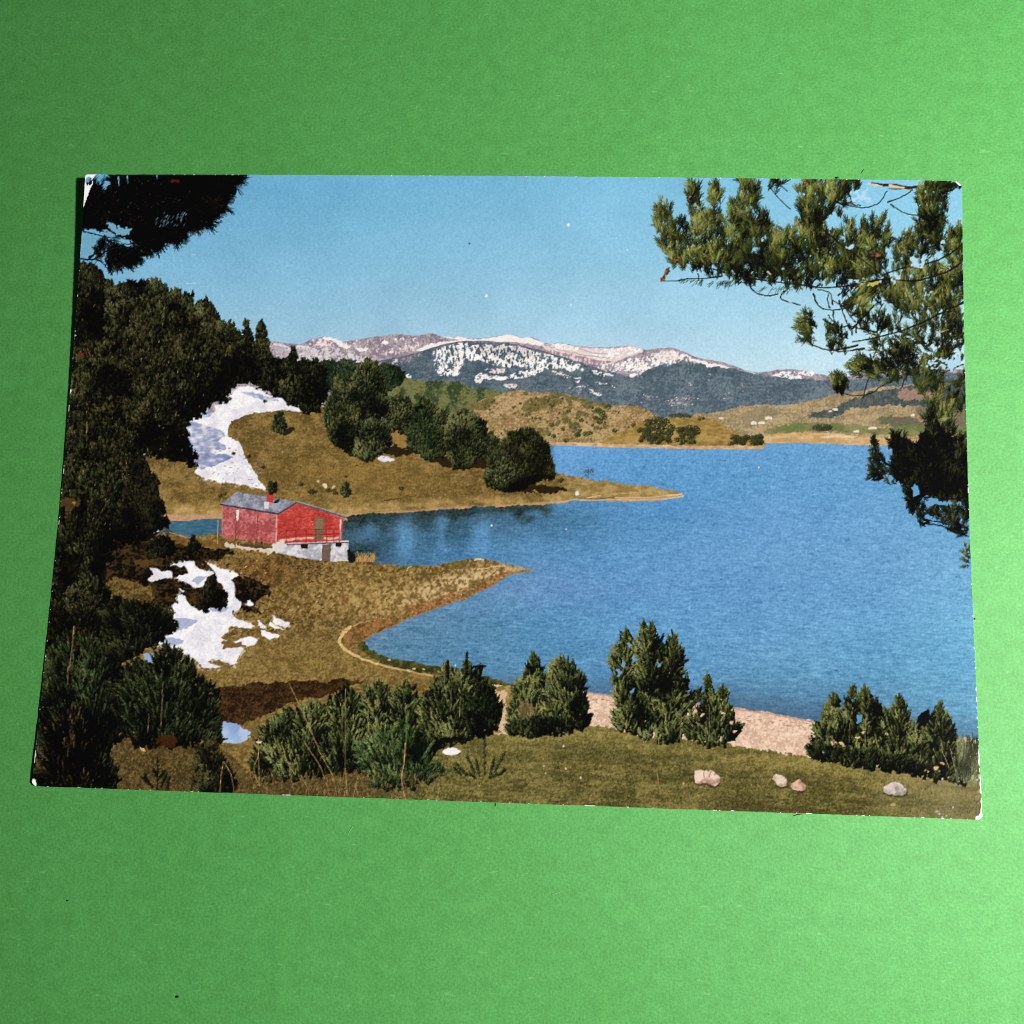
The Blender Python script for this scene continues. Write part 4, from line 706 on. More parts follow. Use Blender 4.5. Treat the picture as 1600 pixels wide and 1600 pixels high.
def paint_shrubs():
    k = dict(fan=.75, wd=.7, per=20, top=.14, ind=.18, back=1.3, core=.72, leaders=18, fine=.6, warp=1.2, lift=.05, opn=.45)
    # left edge thickets
    pines([[(60, 1040), (90, 1000), (120, 985), (150, 1000), (170, 1016), (192, 1060), (212, 1108), (196, 1146), (168, 1172), (186, 1206), (176, 1236), (40, 1240), (50, 1150)]], SHRUBD, 0.0372, 16, 5.1, base=(5, 6, 3), bias=.25, con=.22, **k)
    pines([[(105, 1100), (160, 1090), (178, 1130), (160, 1180), (176, 1232), (50, 1234), (56, 1170)]], ((2, 2, 1), (14, 12, 5), (104, 86, 46)), 0.0240, 15, 5.1, base=(4, 4, 2), bias=.26, con=.34, **k)
    pines([[(120, 1062), (150, 1020), (170, 1024), (196, 1062), (208, 1106), (180, 1130), (150, 1124)]], ((5, 6, 2), (30, 40, 16), (92, 104, 54)), 0.0298, 17, 5.6, base=0, bias=.34, con=.2, up=-1.15, **k)
    pines([[(165, 945), (200, 938), (240, 946), (262, 956), (270, 975), (250, 992), (220, 1014), (172, 1030)]], ((4, 5, 2), (24, 27, 11), (74, 76, 38)), 0.0397, 14, 5.1, base=0, bias=.30, con=.2, **k)
    pines([[(170, 1060), (188, 1040), (214, 1030), (232, 1036), (246, 1018), (262, 1002), (272, 1012), (282, 1022), (300, 1036), (310, 1056), (328, 1070), (345, 1082), (342, 1118), (350, 1158), (338, 1167), (310, 1160), (285, 1162), (250, 1160), (212, 1160), (185, 1130)]], SHRUBD, 0.0422, 15, 5.1, base=(5, 7, 3), bias=.27, con=.2, left=.05, **k)
    pines([[(200, 1070), (250, 1060), (330, 1080), (336, 1120), (310, 1150), (230, 1155), (196, 1120)]], ((5, 6, 2), (32, 42, 17), (94, 106, 54)), 0.0248, 16, 5.199999999999999, base=0, bias=.36, con=.18, **k)
    fill([(244, 1158), (256, 1146), (272, 1148), (280, 1160), (262, 1166), (248, 1166)], (70, 36, 14), 2, 2, alpha=.8); fill([(218, 1166), (226, 1170), (228, 1174), (221, 1172)], (206, 170, 112), .5, .5)
    stems([[(117, 978), (114, 1010), (110, 1048)], [(108, 1042), (107, 1070)]], (150, 116, 70), 1.6); stems([[(256, 1064), (254, 1100), (252, 1134)], [(234, 1115), (232, 1145)]], (124, 108, 62), 1.0)
    # foot of the left side: small pine and sprig
    pines([[(303, 1236), (306, 1206), (308, 1180), (318, 1166), (330, 1160), (340, 1170), (350, 1184), (360, 1204), (362, 1238)]], FORESTW, .16, 9, 5, base=(8, 7, 3), bias=.38, con=.3, fan=.9, per=12, wd=.75)
    for x, y, a, l in ((247, 1236, -1.57, 42), (240, 1232, -2.1, 20), (252, 1232, -1.2, 20), (236, 1226, -2.4, 14), (262, 1234, -1.4, 16), (250, 1216, -1.0, 10), (246, 1214, -2.0, 10)):
        t = np.linspace(0, .9, 4); shoots(x + np.cos(a) * l * t, y + np.sin(a) * l * t, a, l * .35, 4.5, .35, SHRUBD, 22, .75)
    # the long thicket in front
    g1 = [(395, 1205), (400, 1160), (412, 1138), (432, 1117), (450, 1108), (470, 1110), (485, 1102), (500, 1100), (512, 1090), (528, 1084), (540, 1072), (550, 1090), (562, 1084), (573, 1067), (582, 1084), (593, 1063), (602, 1084), (615, 1080), (631, 1066), (643, 1072), (650, 1094), (662, 1084), (680, 1100),
          (700, 1120), (700, 1160), (676, 1174), (640, 1180), (600, 1196), (560, 1200), (520, 1206), (460, 1212), (425, 1218)]
    pines([g1], SHRUB, 0.0422, 15, 5.199999999999999, base=(9, 11, 4), bias=.32, con=.26, left=.06, **k)
    for cx, cy, rx, ry in ((440, 1150, 30, 36), (490, 1140, 34, 36), (545, 1120, 30, 44), (592, 1104, 24, 38), (635, 1106, 24, 38), (470, 1180, 50, 26), (540, 1170, 40, 28)):
        pts = [(cx + rx * math.cos(a), cy + ry * math.sin(a)) for a in np.linspace(0, 6.28, 10)[:-1]]
        pines([pts], SHRUB, 0.0298, 15, 5.3999999999999995, base=0, bias=.40, con=.22, left=.22, **k)
    pines([[(655, 1130), (662, 1096), (676, 1062), (690, 1050), (698, 1038), (708, 1052), (718, 1042), (728, 1028), (738, 1042), (752, 1044), (750, 1056), (762, 1068), (776, 1086), (783, 1114), (772, 1140), (738, 1150), (702, 1160), (672, 1160)]], SHRUB, 0.0496, 15, 5.3999999999999995, base=(10, 14, 6), bias=.40, con=.26, left=.34, **k)
    pines([[(722, 1100), (750, 1070), (776, 1090), (782, 1116), (768, 1140), (738, 1148)]], ((4, 5, 2), (22, 28, 11), (66, 76, 38)), 0.0446, 14, 5.199999999999999, base=0, bias=.30, con=.25, left=.2, **k)
    for x, y, a, l in ((730, 1056, -1.57, 30), (736, 1042, -.05, 18), (700, 1060, -1.57, 22)):
        t = np.linspace(0, .9, 4); shoots(x + np.cos(a) * l * t, y + np.sin(a) * l * t, a, l * .3, 4, .22, SHRUBD, 26, .75)
    fill([(672, 1160), (700, 1152), (735, 1148), (700, 1164), (676, 1172)], (10, 12, 6), 1.5, 1.5)
    stems([[(540, 1076), (540, 1140), (541, 1230)], [(576, 1090), (575, 1150)], [(706, 1075), (704, 1110)], [(720, 1090), (718, 1120)]], (132, 118, 66), .9)
    # small bright pine in front of the thicket
    g2 = [(635, 1127), (642, 1140), (652, 1150), (668, 1168), (660, 1180), (678, 1190), (697, 1206), (680, 1216), (664, 1220), (636, 1224), (610, 1228), (596, 1228), (578, 1212), (562, 1196), (556, 1176), (553, 1158), (572, 1160), (588, 1150), (606, 1152), (620, 1140)]
    pines([g2], ((10, 15, 6), (54, 72, 30), (132, 146, 78)), 0.0422, 17, 5.8, base=(12, 16, 7), bias=.42, con=.26, left=.26, fan=.95, wd=.75, per=15)
    for x, y, a, l in ((636, 1160, -1.57, 34), (600, 1180, -1.9, 30), (575, 1190, -2.1, 32), (660, 1186, -1.0, 28), (616, 1170, -1.7, 30), (690, 1212, -.6, 18), (668, 1216, -.4, 16)):
        t = np.linspace(0, .9, 5); shoots(x + np.cos(a) * l * t, y + np.sin(a) * l * t, a, l * .28, 5, .6, ((16, 22, 9), (66, 84, 36), (142, 154, 84)), 22, .75)
    stems([[(634, 1160), (632, 1190), (628, 1215), (634, 1250)]], (186, 148, 104), 1.4)
    # little spiky one right of it
    for x, y, a, l in ((757, 1212, -1.57, 48), (742, 1210, -1.95, 28), (772, 1208, -1.1, 30), (730, 1212, -2.3, 22), (778, 1212, -.7, 12), (750, 1214, -1.8, 24), (766, 1212, -1.35, 24), (722, 1212, -2.4, 14), (745, 1216, -2.6, 12), (764, 1216, -.5, 12)):
        t = np.linspace(0, .92, 6); shoots(x + np.cos(a) * l * t, y + np.sin(a) * l * t, a, l * .25, 4.6, .45, SHRUB, 18, .75)
    # pair by the beach
    pines([[(795, 1145), (797, 1110), (800, 1080), (806, 1062), (818, 1050), (826, 1036), (834, 1020), (842, 1036), (850, 1052), (858, 1076), (862, 1110), (856, 1141)]], SHRUB, 0.0595, 14, 5.1, base=(14, 18, 8), bias=.44, con=.26, left=.28, **k)
    fill([(812, 1100), (828, 1096), (838, 1112), (826, 1124), (812, 1118)], (170, 140, 84), 3, 2, alpha=.5)
    pines([[(850, 1142), (852, 1100), (852, 1066), (860, 1044), (868, 1034), (875, 1025), (882, 1034), (889, 1027), (896, 1042), (904, 1050), (911, 1062), (914, 1084), (918, 1100), (920, 1126), (902, 1137)]], SHRUB, 0.0645, 14, 5.1, base=(12, 16, 7), bias=.42, con=.26, left=.36, **k)
    pines([[(795, 1146), (800, 1128), (850, 1124), (905, 1122), (915, 1132), (890, 1138), (850, 1144)]], SHRUBD, .12, 9, 4, base=0, bias=.34, **k)
    # the tallest one and its neighbour
    g5 = [(952, 1022), (962, 1010), (972, 1012), (968, 998), (978, 986), (988, 998), (996, 996), (1000, 984), (1006, 972), (1012, 984), (1018, 974), (1024, 990), (1031, 990), (1036, 1004), (1044, 1000), (1050, 986), (1058, 1002), (1064, 1012), (1068, 1028), (1064, 1042), (1075, 1054), (1073, 1068), (1069, 1080),
          (1080, 1084), (1092, 1077), (1088, 1094), (1078, 1106), (1072, 1130), (1064, 1156), (1026, 1153), (996, 1146), (964, 1136), (955, 1122), (961, 1108), (959, 1070), (955, 1040)]
    pines([g5], SHRUB, 0.0422, 16, 5.3999999999999995, base=(12, 17, 7), bias=.38, con=.30, left=.22, **k)
    pines([[(955, 1022), (970, 1008), (985, 1020), (990, 1050), (985, 1080), (965, 1100), (958, 1060)], [(1000, 990), (1016, 976), (1030, 996), (1035, 1030), (1020, 1060), (1000, 1040)], [(960, 1110), (985, 1090), (1000, 1110), (1000, 1140), (968, 1134)], [(1020, 1100), (1050, 1080), (1070, 1090), (1066, 1140), (1030, 1146)], [(1036, 1010), (1052, 996), (1064, 1016), (1062, 1036), (1044, 1040)]], SHRUB, 0.0273, 16, 5.3999999999999995, base=0, bias=.48, con=.24, left=.2, **k)
    fill([(1012, 1060), (1040, 1050), (1064, 1048), (1072, 1064), (1050, 1070), (1040, 1090), (1016, 1100), (1010, 1080)], (8, 11, 5), 4, 2.5, alpha=lambda sl, X, Y: np.clip(.55 + .6 * N4[sl], 0, .92))
    for x, y in ((988, 1030), (966, 1052), (1030, 1036), (986, 1078), (972, 1036), (984, 1010)):
        fill([(x - 2, y - 3), (x + 2, y - 4), (x + 2.5, y + 2), (x - 1.5, y + 4)], (110, 160, 196), 1.5, 1.2)
    pines([[(1072, 1150), (1076, 1120), (1084, 1108), (1096, 1096), (1100, 1074), (1105, 1055), (1112, 1064), (1114, 1082), (1122, 1078), (1128, 1070), (1136, 1082), (1136, 1098), (1146, 1112), (1144, 1124), (1157, 1130), (1154, 1146), (1140, 1156), (1124, 1161), (1090, 1158)]], SHRUB, 0.0546, 14, 5.0, base=(12, 16, 7), bias=.40, con=.28, left=.34, **k)
    for x, y in ((1096, 1116), (1084, 1110), (1140, 1128), (1146, 1142), (1130, 1112)): fill([(x - 2, y - 2), (x + 2, y - 3), (x + 3, y + 2), (x - 1, y + 3)], (224, 190, 150), 1.3, 1)
    stems([[(1107, 1100), (1108, 1130), (1107, 1158)], [(1064, 1110), (1063, 1156)]], (150, 128, 82), 1.0)
    # right hand group
    g7 = [(1263, 1164), (1270, 1138), (1280, 1118), (1290, 1100), (1301, 1083), (1309, 1100), (1314, 1116), (1321, 1094), (1331, 1072), (1339, 1088), (1350, 1070), (1357, 1088), (1367, 1088), (1376, 1106), (1388, 1110), (1396, 1102), (1403, 1086), (1412, 1104), (1420, 1116), (1430, 1136), (1440, 1146), (1446, 1130), (1456, 1110), (1467, 1099), (1476, 1114),
          (1486, 1128), (1492, 1150), (1500, 1160), (1512, 1170), (1516, 1220), (1498, 1221), (1450, 1210), (1400, 1201), (1338, 1193), (1266, 1181)]
    pines([g7], SHRUB, 0.0422, 14, 5.0, base=(12, 16, 7), bias=.38, con=.30, left=.04, **k)
    for p in ([(1268, 1150), (1282, 1120), (1301, 1086), (1314, 1120), (1330, 1150), (1320, 1162), (1290, 1160)], [(1320, 1110), (1331, 1074), (1342, 1100), (1340, 1140), (1322, 1136)], [(1342, 1110), (1350, 1072), (1362, 1096), (1370, 1130), (1350, 1150)], [(1380, 1130), (1403, 1090), (1424, 1130), (1430, 1170), (1390, 1180)], [(1440, 1150), (1467, 1102), (1488, 1140), (1490, 1180), (1450, 1190)], [(1420, 1150), (1440, 1150), (1450, 1190), (1430, 1196)]):
        pines([p], SHRUB, 0.0347, 14, 5.199999999999999, base=0, bias=.48, con=.24, left=.26, **k)
    for x, y, s in ((1347, 1142, 4), (1305, 1162, 6), (1318, 1164, 5), (1338, 1152, 5), (1385, 1146, 3), (1460, 1200, 5), (1470, 1192, 4), (1444, 1204, 4)): fill([(x - s, y - 1), (x, y - s * .6), (x + s, y), (x, y + s * .6)], (222, 190, 128), 1.4, 1.3)
    fill([(1334, 1120), (1342, 1116), (1346, 1124), (1338, 1128)], (104, 150, 190), 1.2, 1)
    pines([[(1262, 1162), (1280, 1160), (1320, 1168), (1360, 1172), (1400, 1180), (1440, 1190), (1440, 1206), (1390, 1200), (1330, 1192), (1266, 1181)]], SHRUBD, .1, 9, 4, base=(10, 13, 6), bias=.34, **k)
    stems([[(1327, 1130), (1326, 1160)], [(1352, 1120), (1351, 1155)], [(1302, 1155), (1303, 1168)]], (150, 128, 82), 1.0)
    stems([[(1484, 1170), (1490, 1195), (1498, 1222)], [(1505, 1155), (1512, 1185), (1522, 1215)], [(1470, 1170), (1482, 1200)], [(1508, 1160), (1502, 1200)], [(1516, 1150), (1520, 1190)]], (172, 160, 96), 1.0)
    n = 420; x = rng.uniform(1494, 1532, n); y = rng.uniform(1165, 1224, n); l = rng.uniform(8, 22, n); sh = np.clip(.45 + .3 * at(N8, x, y) + rng.normal(0, .2, n), 0, 1)
    strokes(x, y, x + rng.normal(0, 3, n), y - l, .7, mix(C(44, 50, 28), C(150, 154, 100), sh))
    # dry stalks in front of the thicket
    st = [[(452, 1067), (462, 1088), (470, 1104), (490, 1150), (505, 1184), (520, 1212), (527, 1246)], [(475, 1158), (490, 1180), (502, 1200), (516, 1244)], [(404, 1152), (405, 1200), (406, 1232)], [(540, 1200), (542, 1230), (543, 1245)], [(560, 1244), (556, 1225)], [(530, 1245), (533, 1205)], [(552, 1246), (560, 1215)],
          [(470, 1210), (480, 1228), (484, 1244)], [(350, 1190), (362, 1210), (366, 1236)], [(350, 1190), (346, 1215), (345, 1238)], [(405, 1180), (398, 1200), (404, 1226)], [(682, 1250), (686, 1236)], [(1026, 1200), (1029, 1225), (1032, 1240)], [(440, 1160), (450, 1190), (462, 1210)]]
    stems(st, (168, 138, 78), 1.0)
    n = 500; x = rng.uniform(380, 700, n); y = rng.uniform(1210, 1252, n); strokes(x, y, x + rng.normal(0, 1.6, n), y - rng.uniform(2, 9, n), .6, mix(C(70, 56, 26), C(150, 126, 70), rng.random(n) ** 1.6))
    fill([(401, 1158), (409, 1158), (408, 1161), (402, 1161)], (214, 196, 170), 0, .4)

def clump(cx, cy, rx, ry, n, ang, ln, nl, pal, b, con=.24, per=16, spread=.45, wd=.5, left=.12, open_=.42):
    a0 = rng.uniform(0, 6.28, n); q = np.sqrt(rng.random(n)); x = cx + np.cos(a0) * q * rx; y = cy + np.sin(a0) * q * ry
    o = np.argsort(y); x, y = x[o], y[o]
    a = ang + rng.normal(0, spread, n); sh = b + con * at(N8, x, y) - left * (x - cx) / rx + rng.normal(0, .1, n)
    shoots(x - np.cos(a) * ln * .5, y - np.sin(a) * ln * .5, a, ln * rng.uniform(.7, 1.3, n), nl * rng.uniform(.8, 1.2, n), sh, pal, per, wd, open_)

def paint_branches():
    U = -1.57
    bark = (34, 28, 18)
    # upper right: limbs
    L = [[(1512, 470), (1470, 490), (1440, 505), (1400, 520), (1360, 530), (1330, 535)], [(1500, 412), (1480, 425), (1450, 435), (1420, 440), (1390, 437), (1360, 440), (1320, 448), (1280, 450), (1240, 445), (1200, 440), (1150, 432), (1110, 420)], [(1505, 380), (1480, 400), (1450, 412), (1410, 420), (1380, 430)],
         [(1280, 355), (1310, 380), (1340, 402), (1370, 425), (1390, 440)], [(1170, 446), (1180, 458), (1200, 463), (1215, 460)], [(1225, 455), (1220, 468), (1250, 478)], [(1270, 460), (1280, 480), (1300, 485), (1330, 482)], [(1310, 470), (1320, 500), (1325, 510)], [(1340, 540), (1300, 548), (1270, 540), (1255, 525)], [(1350, 545), (1310, 550), (1290, 540)],
         [(1370, 520), (1345, 515), (1325, 510), (1310, 512), (1285, 500)], [(1330, 515), (1350, 495), (1365, 478)], [(1370, 520), (1372, 490), (1380, 475)], [(1300, 315), (1340, 325), (1370, 320), (1385, 300)], [(1390, 320), (1405, 330), (1425, 337), (1450, 335)], [(1385, 318), (1410, 308), (1425, 298)], [(1200, 290), (1215, 310), (1235, 328)], [(1210, 285), (1230, 300)], [(1325, 290), (1330, 318), (1345, 322)],
         [(1505, 570), (1480, 580), (1460, 590), (1440, 592)], [(1410, 590), (1380, 602), (1360, 615), (1335, 619), (1315, 615)], [(1480, 545), (1485, 570), (1495, 575)], [(1490, 560), (1482, 578)], [(1470, 520), (1475, 560)], [(1460, 370), (1455, 400), (1440, 410)], [(1000 + 130, 432), (1100, 436), (1075, 436), (1058, 440), (1035, 440)], [(1090, 428), (1092, 440)]]
    for k in range(46):
        x, y = rng.uniform(1290, 1490), rng.uniform(455, 585)
        if y > np.interp(x, [1290, 1360, 1490], [520, 585, 590]): continue
        a = rng.uniform(-2.6, -.6) if rng.random() < .6 else rng.uniform(.2, 2.9); l = rng.uniform(16, 42); b = a + rng.normal(0, .7)
        L.append([(x, y), (x + math.cos(a) * l * .5, y + math.sin(a) * l * .5), (x + math.cos(a) * l * .5 + math.cos(b) * l * .5, y + math.sin(a) * l * .5 + math.sin(b) * l * .5)])
    for a in L: line(a, 2.2, 1.0, bark, .4)
    for a, w in (([(1505, 288), (1470, 290), (1430, 294), (1400, 292), (1360, 288)], 5.5),): line(a, w, w * .7, (60, 44, 26), .4)
    line([(1355, 288), (1378, 292)], 3.0, 2.2, (226, 200, 158), .3); line([(1388, 291), (1412, 295)], 4.0, 2.6, (232, 210, 168), .3); line([(1388, 296), (1424, 297)], 1.8, 1.2, (120, 92, 54), .3)
    # upper right: dense back layer, then lit shoots
    D = ((12, 14, 5), (44, 52, 18), (96, 104, 42))
    for cx, cy, rx, ry, n, ang in ((1040, 345, 14, 20, 26, U - .2), (1060, 375, 22, 28, 50, U), (1085, 330, 10, 36, 40, U), (1078, 410, 30, 16, 50, U - .2), (1118, 325, 10, 34, 36, U), (1105, 380, 26, 40, 80, U), (1130, 415, 40, 20, 80, U), (1165, 330, 18, 46, 80, U), (1150, 370, 26, 40, 90, U), (1190, 390, 26, 44, 90, U), (1180, 425, 44, 22, 90, U),
                                  (1225, 400, 30, 34, 80, U), (1240, 425, 40, 26, 90, U), (1270, 320, 22, 40, 90, U), (1265, 370, 30, 36, 100, U), (1290, 400, 30, 40, 90, U), (1305, 310, 20, 30, 60, U), (1330, 380, 28, 30, 50, U), (1320, 430, 40, 20, 80, U + .2), (1360, 395, 30, 36, 60, U), (1370, 360, 20, 26, 30, U), (1345, 420, 40, 18, 60, U),
                                  (1455, 330, 24, 44, 110, U), (1450, 375, 24, 24, 70, U), (1420, 395, 28, 24, 50, U), (1490, 390, 16, 30, 50, U), (1440, 430, 50, 20, 70, U), (1485, 450, 24, 30, 70, U), (1430, 465, 60, 24, 80, U), (1340, 470, 24, 26, 44, U + .8), (1380, 455, 30, 20, 50, U), (1470, 500, 34, 30, 56, U), (1420, 505, 34, 22, 34, U - .4),
                                  (1405, 540, 40, 26, 56, U - .6), (1450, 555, 40, 26, 56, U + .3), (1490, 530, 18, 40, 40, U), (1262, 515, 12, 24, 30, U - .9), (1300, 520, 14, 12, 18, U), (1310, 545, 16, 8, 14, U), (1365, 505, 22, 16, 30, U), (1350, 575, 22, 16, 40, U - 1.0), (1400, 580, 36, 16, 50, U - .4), (1450, 600, 30, 18, 50, U), (1312, 602, 13, 14, 26, U - .5), (1475, 630, 26, 22, 30, U), (1500, 620, 8, 40, 20, U),
                                  (1210, 290, 10, 14, 14, U + .5), (1335, 290, 12, 12, 18, U), (1480, 295, 24, 10, 26, U + 1.2)):
        clump(cx, cy, rx, ry, int(n * .78), ang, 12, 10, D, .30, .22, 26)
    for a in L[1:4] + L[:1]: line(a, 2.6, 1.1, (22, 17, 10), .4)
    for cx, cy, rx, ry, n, ang, b in ((1036, 335, 12, 14, 16, U - .3, .62), (1032, 358, 10, 8, 10, U - .6, .6), (1050, 385, 18, 20, 26, U - .3, .56), (1080, 300, 7, 14, 14, U, .5), (1100, 360, 18, 30, 34, U, .56), (1116, 305, 7, 18, 16, U, .62), (1085, 405, 24, 12, 22, U, .58), (1120, 400, 20, 20, 26, U, .56), (1170, 300, 14, 22, 30, U, .44), (1150, 350, 20, 36, 40, U, .52), (1190, 360, 14, 30, 24, U, .42),
                                     (1225, 385, 24, 24, 34, U, .48), (1262, 310, 18, 26, 34, U - .2, .60), (1300, 300, 18, 18, 26, U + .2, .62), (1262, 360, 20, 26, 30, U, .46), (1290, 390, 20, 30, 28, U, .44), (1340, 360, 18, 26, 16, U, .52), (1372, 370, 18, 26, 18, U, .5), (1322, 420, 34, 14, 26, U, .5), (1360, 410, 26, 18, 22, U, .5), (1450, 310, 16, 28, 30, U, .46), (1452, 360, 20, 16, 18, U, .36), (1494, 385, 12, 24, 26, U, .66), (1420, 385, 20, 20, 18, U, .5),
                                     (1445, 425, 30, 12, 22, U, .58), (1490, 440, 16, 20, 20, U, .56), (1350, 465, 16, 20, 26, U + .7, .6), (1400, 455, 24, 14, 22, U, .58), (1450, 465, 40, 16, 34, U, .54), (1480, 500, 24, 24, 26, U, .48), (1260, 505, 10, 18, 16, U - 1.0, .58), (1420, 540, 30, 16, 16, U - .5, .46), (1460, 570, 30, 16, 16, U, .46), (1310, 600, 10, 10, 10, U - .5, .5), (1470, 625, 18, 18, 18, U + .2, .56), (1380, 585, 26, 12, 12, U - .8, .46), (1345, 570, 14, 10, 12, U - 1.2, .5)):
        clump(cx, cy, rx, ry, n, ang, 12, 10, BRANCH, b - .03, .2, 24)
    for cx, cy, rx, ry, n, ang in ((1405, 555, 12, 16, 16, U), (1395, 562, 24, 16, 22, U - .5), (1312, 606, 9, 10, 12, U), (1320, 520, 14, 8, 12, U), (1450, 345, 16, 16, 20, U), (1165, 425, 40, 12, 26, U), (1260, 440, 30, 12, 20, U), (1285, 395, 8, 28, 14, U)):
        clump(cx, cy, rx, ry, n, ang, 10, 5.5, BLACKP, .2, .15, 16)
    # sparse needles below the branch
    for x0, x1, y0, n in ((1060, 1100, 438, 26), (1108, 1150, 442, 40), (1246, 1262, 530, 24), (1190, 1260, 450, 40), (1330, 1350, 560, 20)):
        x = rng.uniform(x0, x1, n); y = y0 + rng.uniform(-3, 2, n); a = rng.normal(2.2, .35, n); l = rng.uniform(5, 12, n)
        strokes(x, y, x + np.cos(a) * l, y + np.sin(a) * l, .5, np.tile(C(44, 56, 40), (n, 1)) + rng.normal(0, 12, (n, 1)))
    for a in L[:12] + L[21:24]: line(a, 2.3, 1.1, (30, 24, 14), .4)
    # sky peeping through
    n = 150; x = rng.uniform(1080, 1500, n); y = rng.uniform(300, 600, n); kk = (y < np.interp(x, [1080, 1200, 1300, 1500], [420, 455, 540, 600])) & (at(N16, x, y) > -.2); x, y = x[kk], y[kk]
    for j in range(len(x)):
        r = rng.uniform(.6, 2.0); t = np.linspace(0, 6.28, 7)[:-1]; fill([(x[j] + r * math.cos(a) * rng.uniform(.5, 1.5), y[j] + r * math.sin(a) * rng.uniform(.6, 1.3)) for a in t], (176, 218, 240), .6, .6, soft=False)
    for pts in ([(1330, 300), (1340, 293), (1356, 294), (1360, 310), (1345, 318), (1333, 314)], [(1318, 440), (1340, 438), (1356, 440), (1338, 446)], [(1372, 434), (1386, 438), (1374, 442)], [(1390, 430), (1405, 427), (1410, 434), (1398, 440)], [(1325, 384), (1334, 381), (1332, 390)], [(1448, 568), (1460, 560), (1480, 558), (1502, 560), (1503, 574), (1470, 575), (1455, 574)], [(1345, 435), (1352, 432), (1356, 437)], [(1420, 400), (1440, 402), (1450, 412), (1436, 418), (1424, 410)], [(1470, 380), (1478, 376), (1480, 388), (1472, 390)]):
        fill(pts, (182, 222, 244), 2.2, 2.0, alpha=lambda sl, X, Y: sstep(-.5, .1, N4[sl] + N2[sl] * .8))
    # cones
    for x, y, a, l in ((1035, 436, -1.0, 6.5), (1042, 425, -1.1, 7), (1057, 406, -.3, 7), (1101, 407, .5, 6), (1366, 399, .1, 8), (1075, 310, -.5, 5), (1258, 286, -.6, 6)):
        P = [(x + math.cos(a) * l * c - math.sin(a) * l * .42 * s, y + math.sin(a) * l * c + math.cos(a) * l * .42 * s) for c, s in ((-1, 0), (-.6, -.9), (.2, -1), (1, -.3), (1, .3), (.2, 1), (-.6, .9))]
        fill(P, lambda sl, X, Y: mix(C(60, 38, 20), C(146, 104, 62), .5 + .5 * N2[sl] + .2 * N1[sl]), .4, .6)
    line([(1198, 425), (1204, 430)], 3, 2, (206, 186, 160)); fill([(1352, 447), (1368, 440), (1374, 442), (1362, 448)], (196, 186, 70), .6, .6); line([(1462, 522), (1480, 516)], 2, 1.2, (196, 170, 116)); line([(1343, 480), (1346, 496)], 2, 1.2, (150, 150, 50), .5)
    # right edge, middle
    mass = [(1392, 690), (1404, 684), (1422, 692), (1434, 690), (1446, 660), (1452, 646), (1462, 650), (1468, 668), (1480, 676), (1494, 690), (1512, 686), (1515, 790), (1505, 782), (1470, 778), (1444, 774), (1424, 764), (1404, 752), (1394, 738), (1392, 715)]
    pines([mass], ((2, 3, 2), (14, 15, 8), (62, 62, 30)), .06, 12, 6, base=(4, 5, 4), bias=.30, con=.25, fan=.8, per=14)
    for cx, cy, rx, ry, n, ang, b in ((1366, 705, 8, 14, 16, U - .3, .3), (1372, 725, 12, 14, 22, U - .8, .3), (1372, 742, 12, 8, 14, U - 1.3, .38), (1400, 692, 14, 12, 22, U, .34), (1455, 665, 12, 22, 26, U, .40), (1480, 672, 14, 10, 14, U + .6, .34), (1500, 700, 12, 20, 18, U, .25), (1395, 745, 10, 14, 16, U - .8, .28), (1418, 765, 8, 14, 14, U, .3),
                                     (1430, 790, 14, 16, 26, U, .26), (1425, 780, 8, 16, 14, U - .5, .24), (1440, 812, 16, 8, 14, U - .5, .3), (1455, 795, 14, 10, 16, U + .2, .34), (1470, 800, 16, 14, 24, U, .34), (1490, 812, 18, 16, 30, U, .24), (1500, 830, 12, 8, 14, U - 1.4, .2), (1508, 800, 6, 30, 20, U, .2), (1490, 800, 10, 16, 12, U, .5)):
        clump(cx, cy, rx, ry, n, ang, 12, 8, ((3, 4, 3), (24, 28, 14), (104, 106, 58)), b + .06, .2, 24)
    for a in ([(1380, 722), (1400, 735), (1415, 760), (1425, 772), (1450, 778), (1490, 780), (1512, 776)], [(1440, 818), (1470, 822), (1490, 832), (1512, 838)], [(1450, 812), (1480, 820)]): line(a, 2.6, 1.6, (8, 8, 7), .5)
    for p in ([(1424, 762), (1430, 760), (1436, 770), (1430, 774)], [(1440, 784), (1456, 780), (1476, 782), (1490, 784), (1486, 788), (1466, 786), (1448, 790)], [(1444, 804), (1452, 806), (1458, 812), (1448, 810)], [(1384, 712), (1390, 716), (1390, 724), (1385, 720)], [(1388, 742), (1396, 748), (1392, 753)]): fill(p, (104, 168, 214), 1, 1)
    for x, y, a in ((1512, 872, -2.2), (1512, 868, -2.6), (1514, 878, -2.9), (1514, 884, 3.0), (1512, 862, -2.0), (1516, 868, -1.8), (1514, 880, -2.5), (1516, 874, -2.3)):
        shoots(np.array([x]), np.array([y]), a, 13, 5, .46, BRANCH, 26, .75)
    # needles over the far shore
    clump(1455, 640, 16, 26, 24, U + .1, 13, 6, BRANCH, .42, .2, 14); clump(1480, 650, 14, 14, 10, U + .7, 13, 6, BRANCH, .45, .2, 12)
    # upper left, a branch against the light
    mass = [(126, 345), (133, 330), (138, 310), (146, 284), (152, 294), (162, 302), (172, 296), (181, 292), (184, 272), (352, 272), (380, 274), (372, 283), (363, 292), (366, 302), (355, 310), (352, 322), (344, 334), (334, 346), (320, 352), (300, 360), (286, 366), (276, 372), (262, 376), (246, 386), (232, 388), (210, 376), (190, 368), (160, 362), (126, 358)]
    K = ((1, 1, 1), (7, 6, 4), (50, 40, 24))
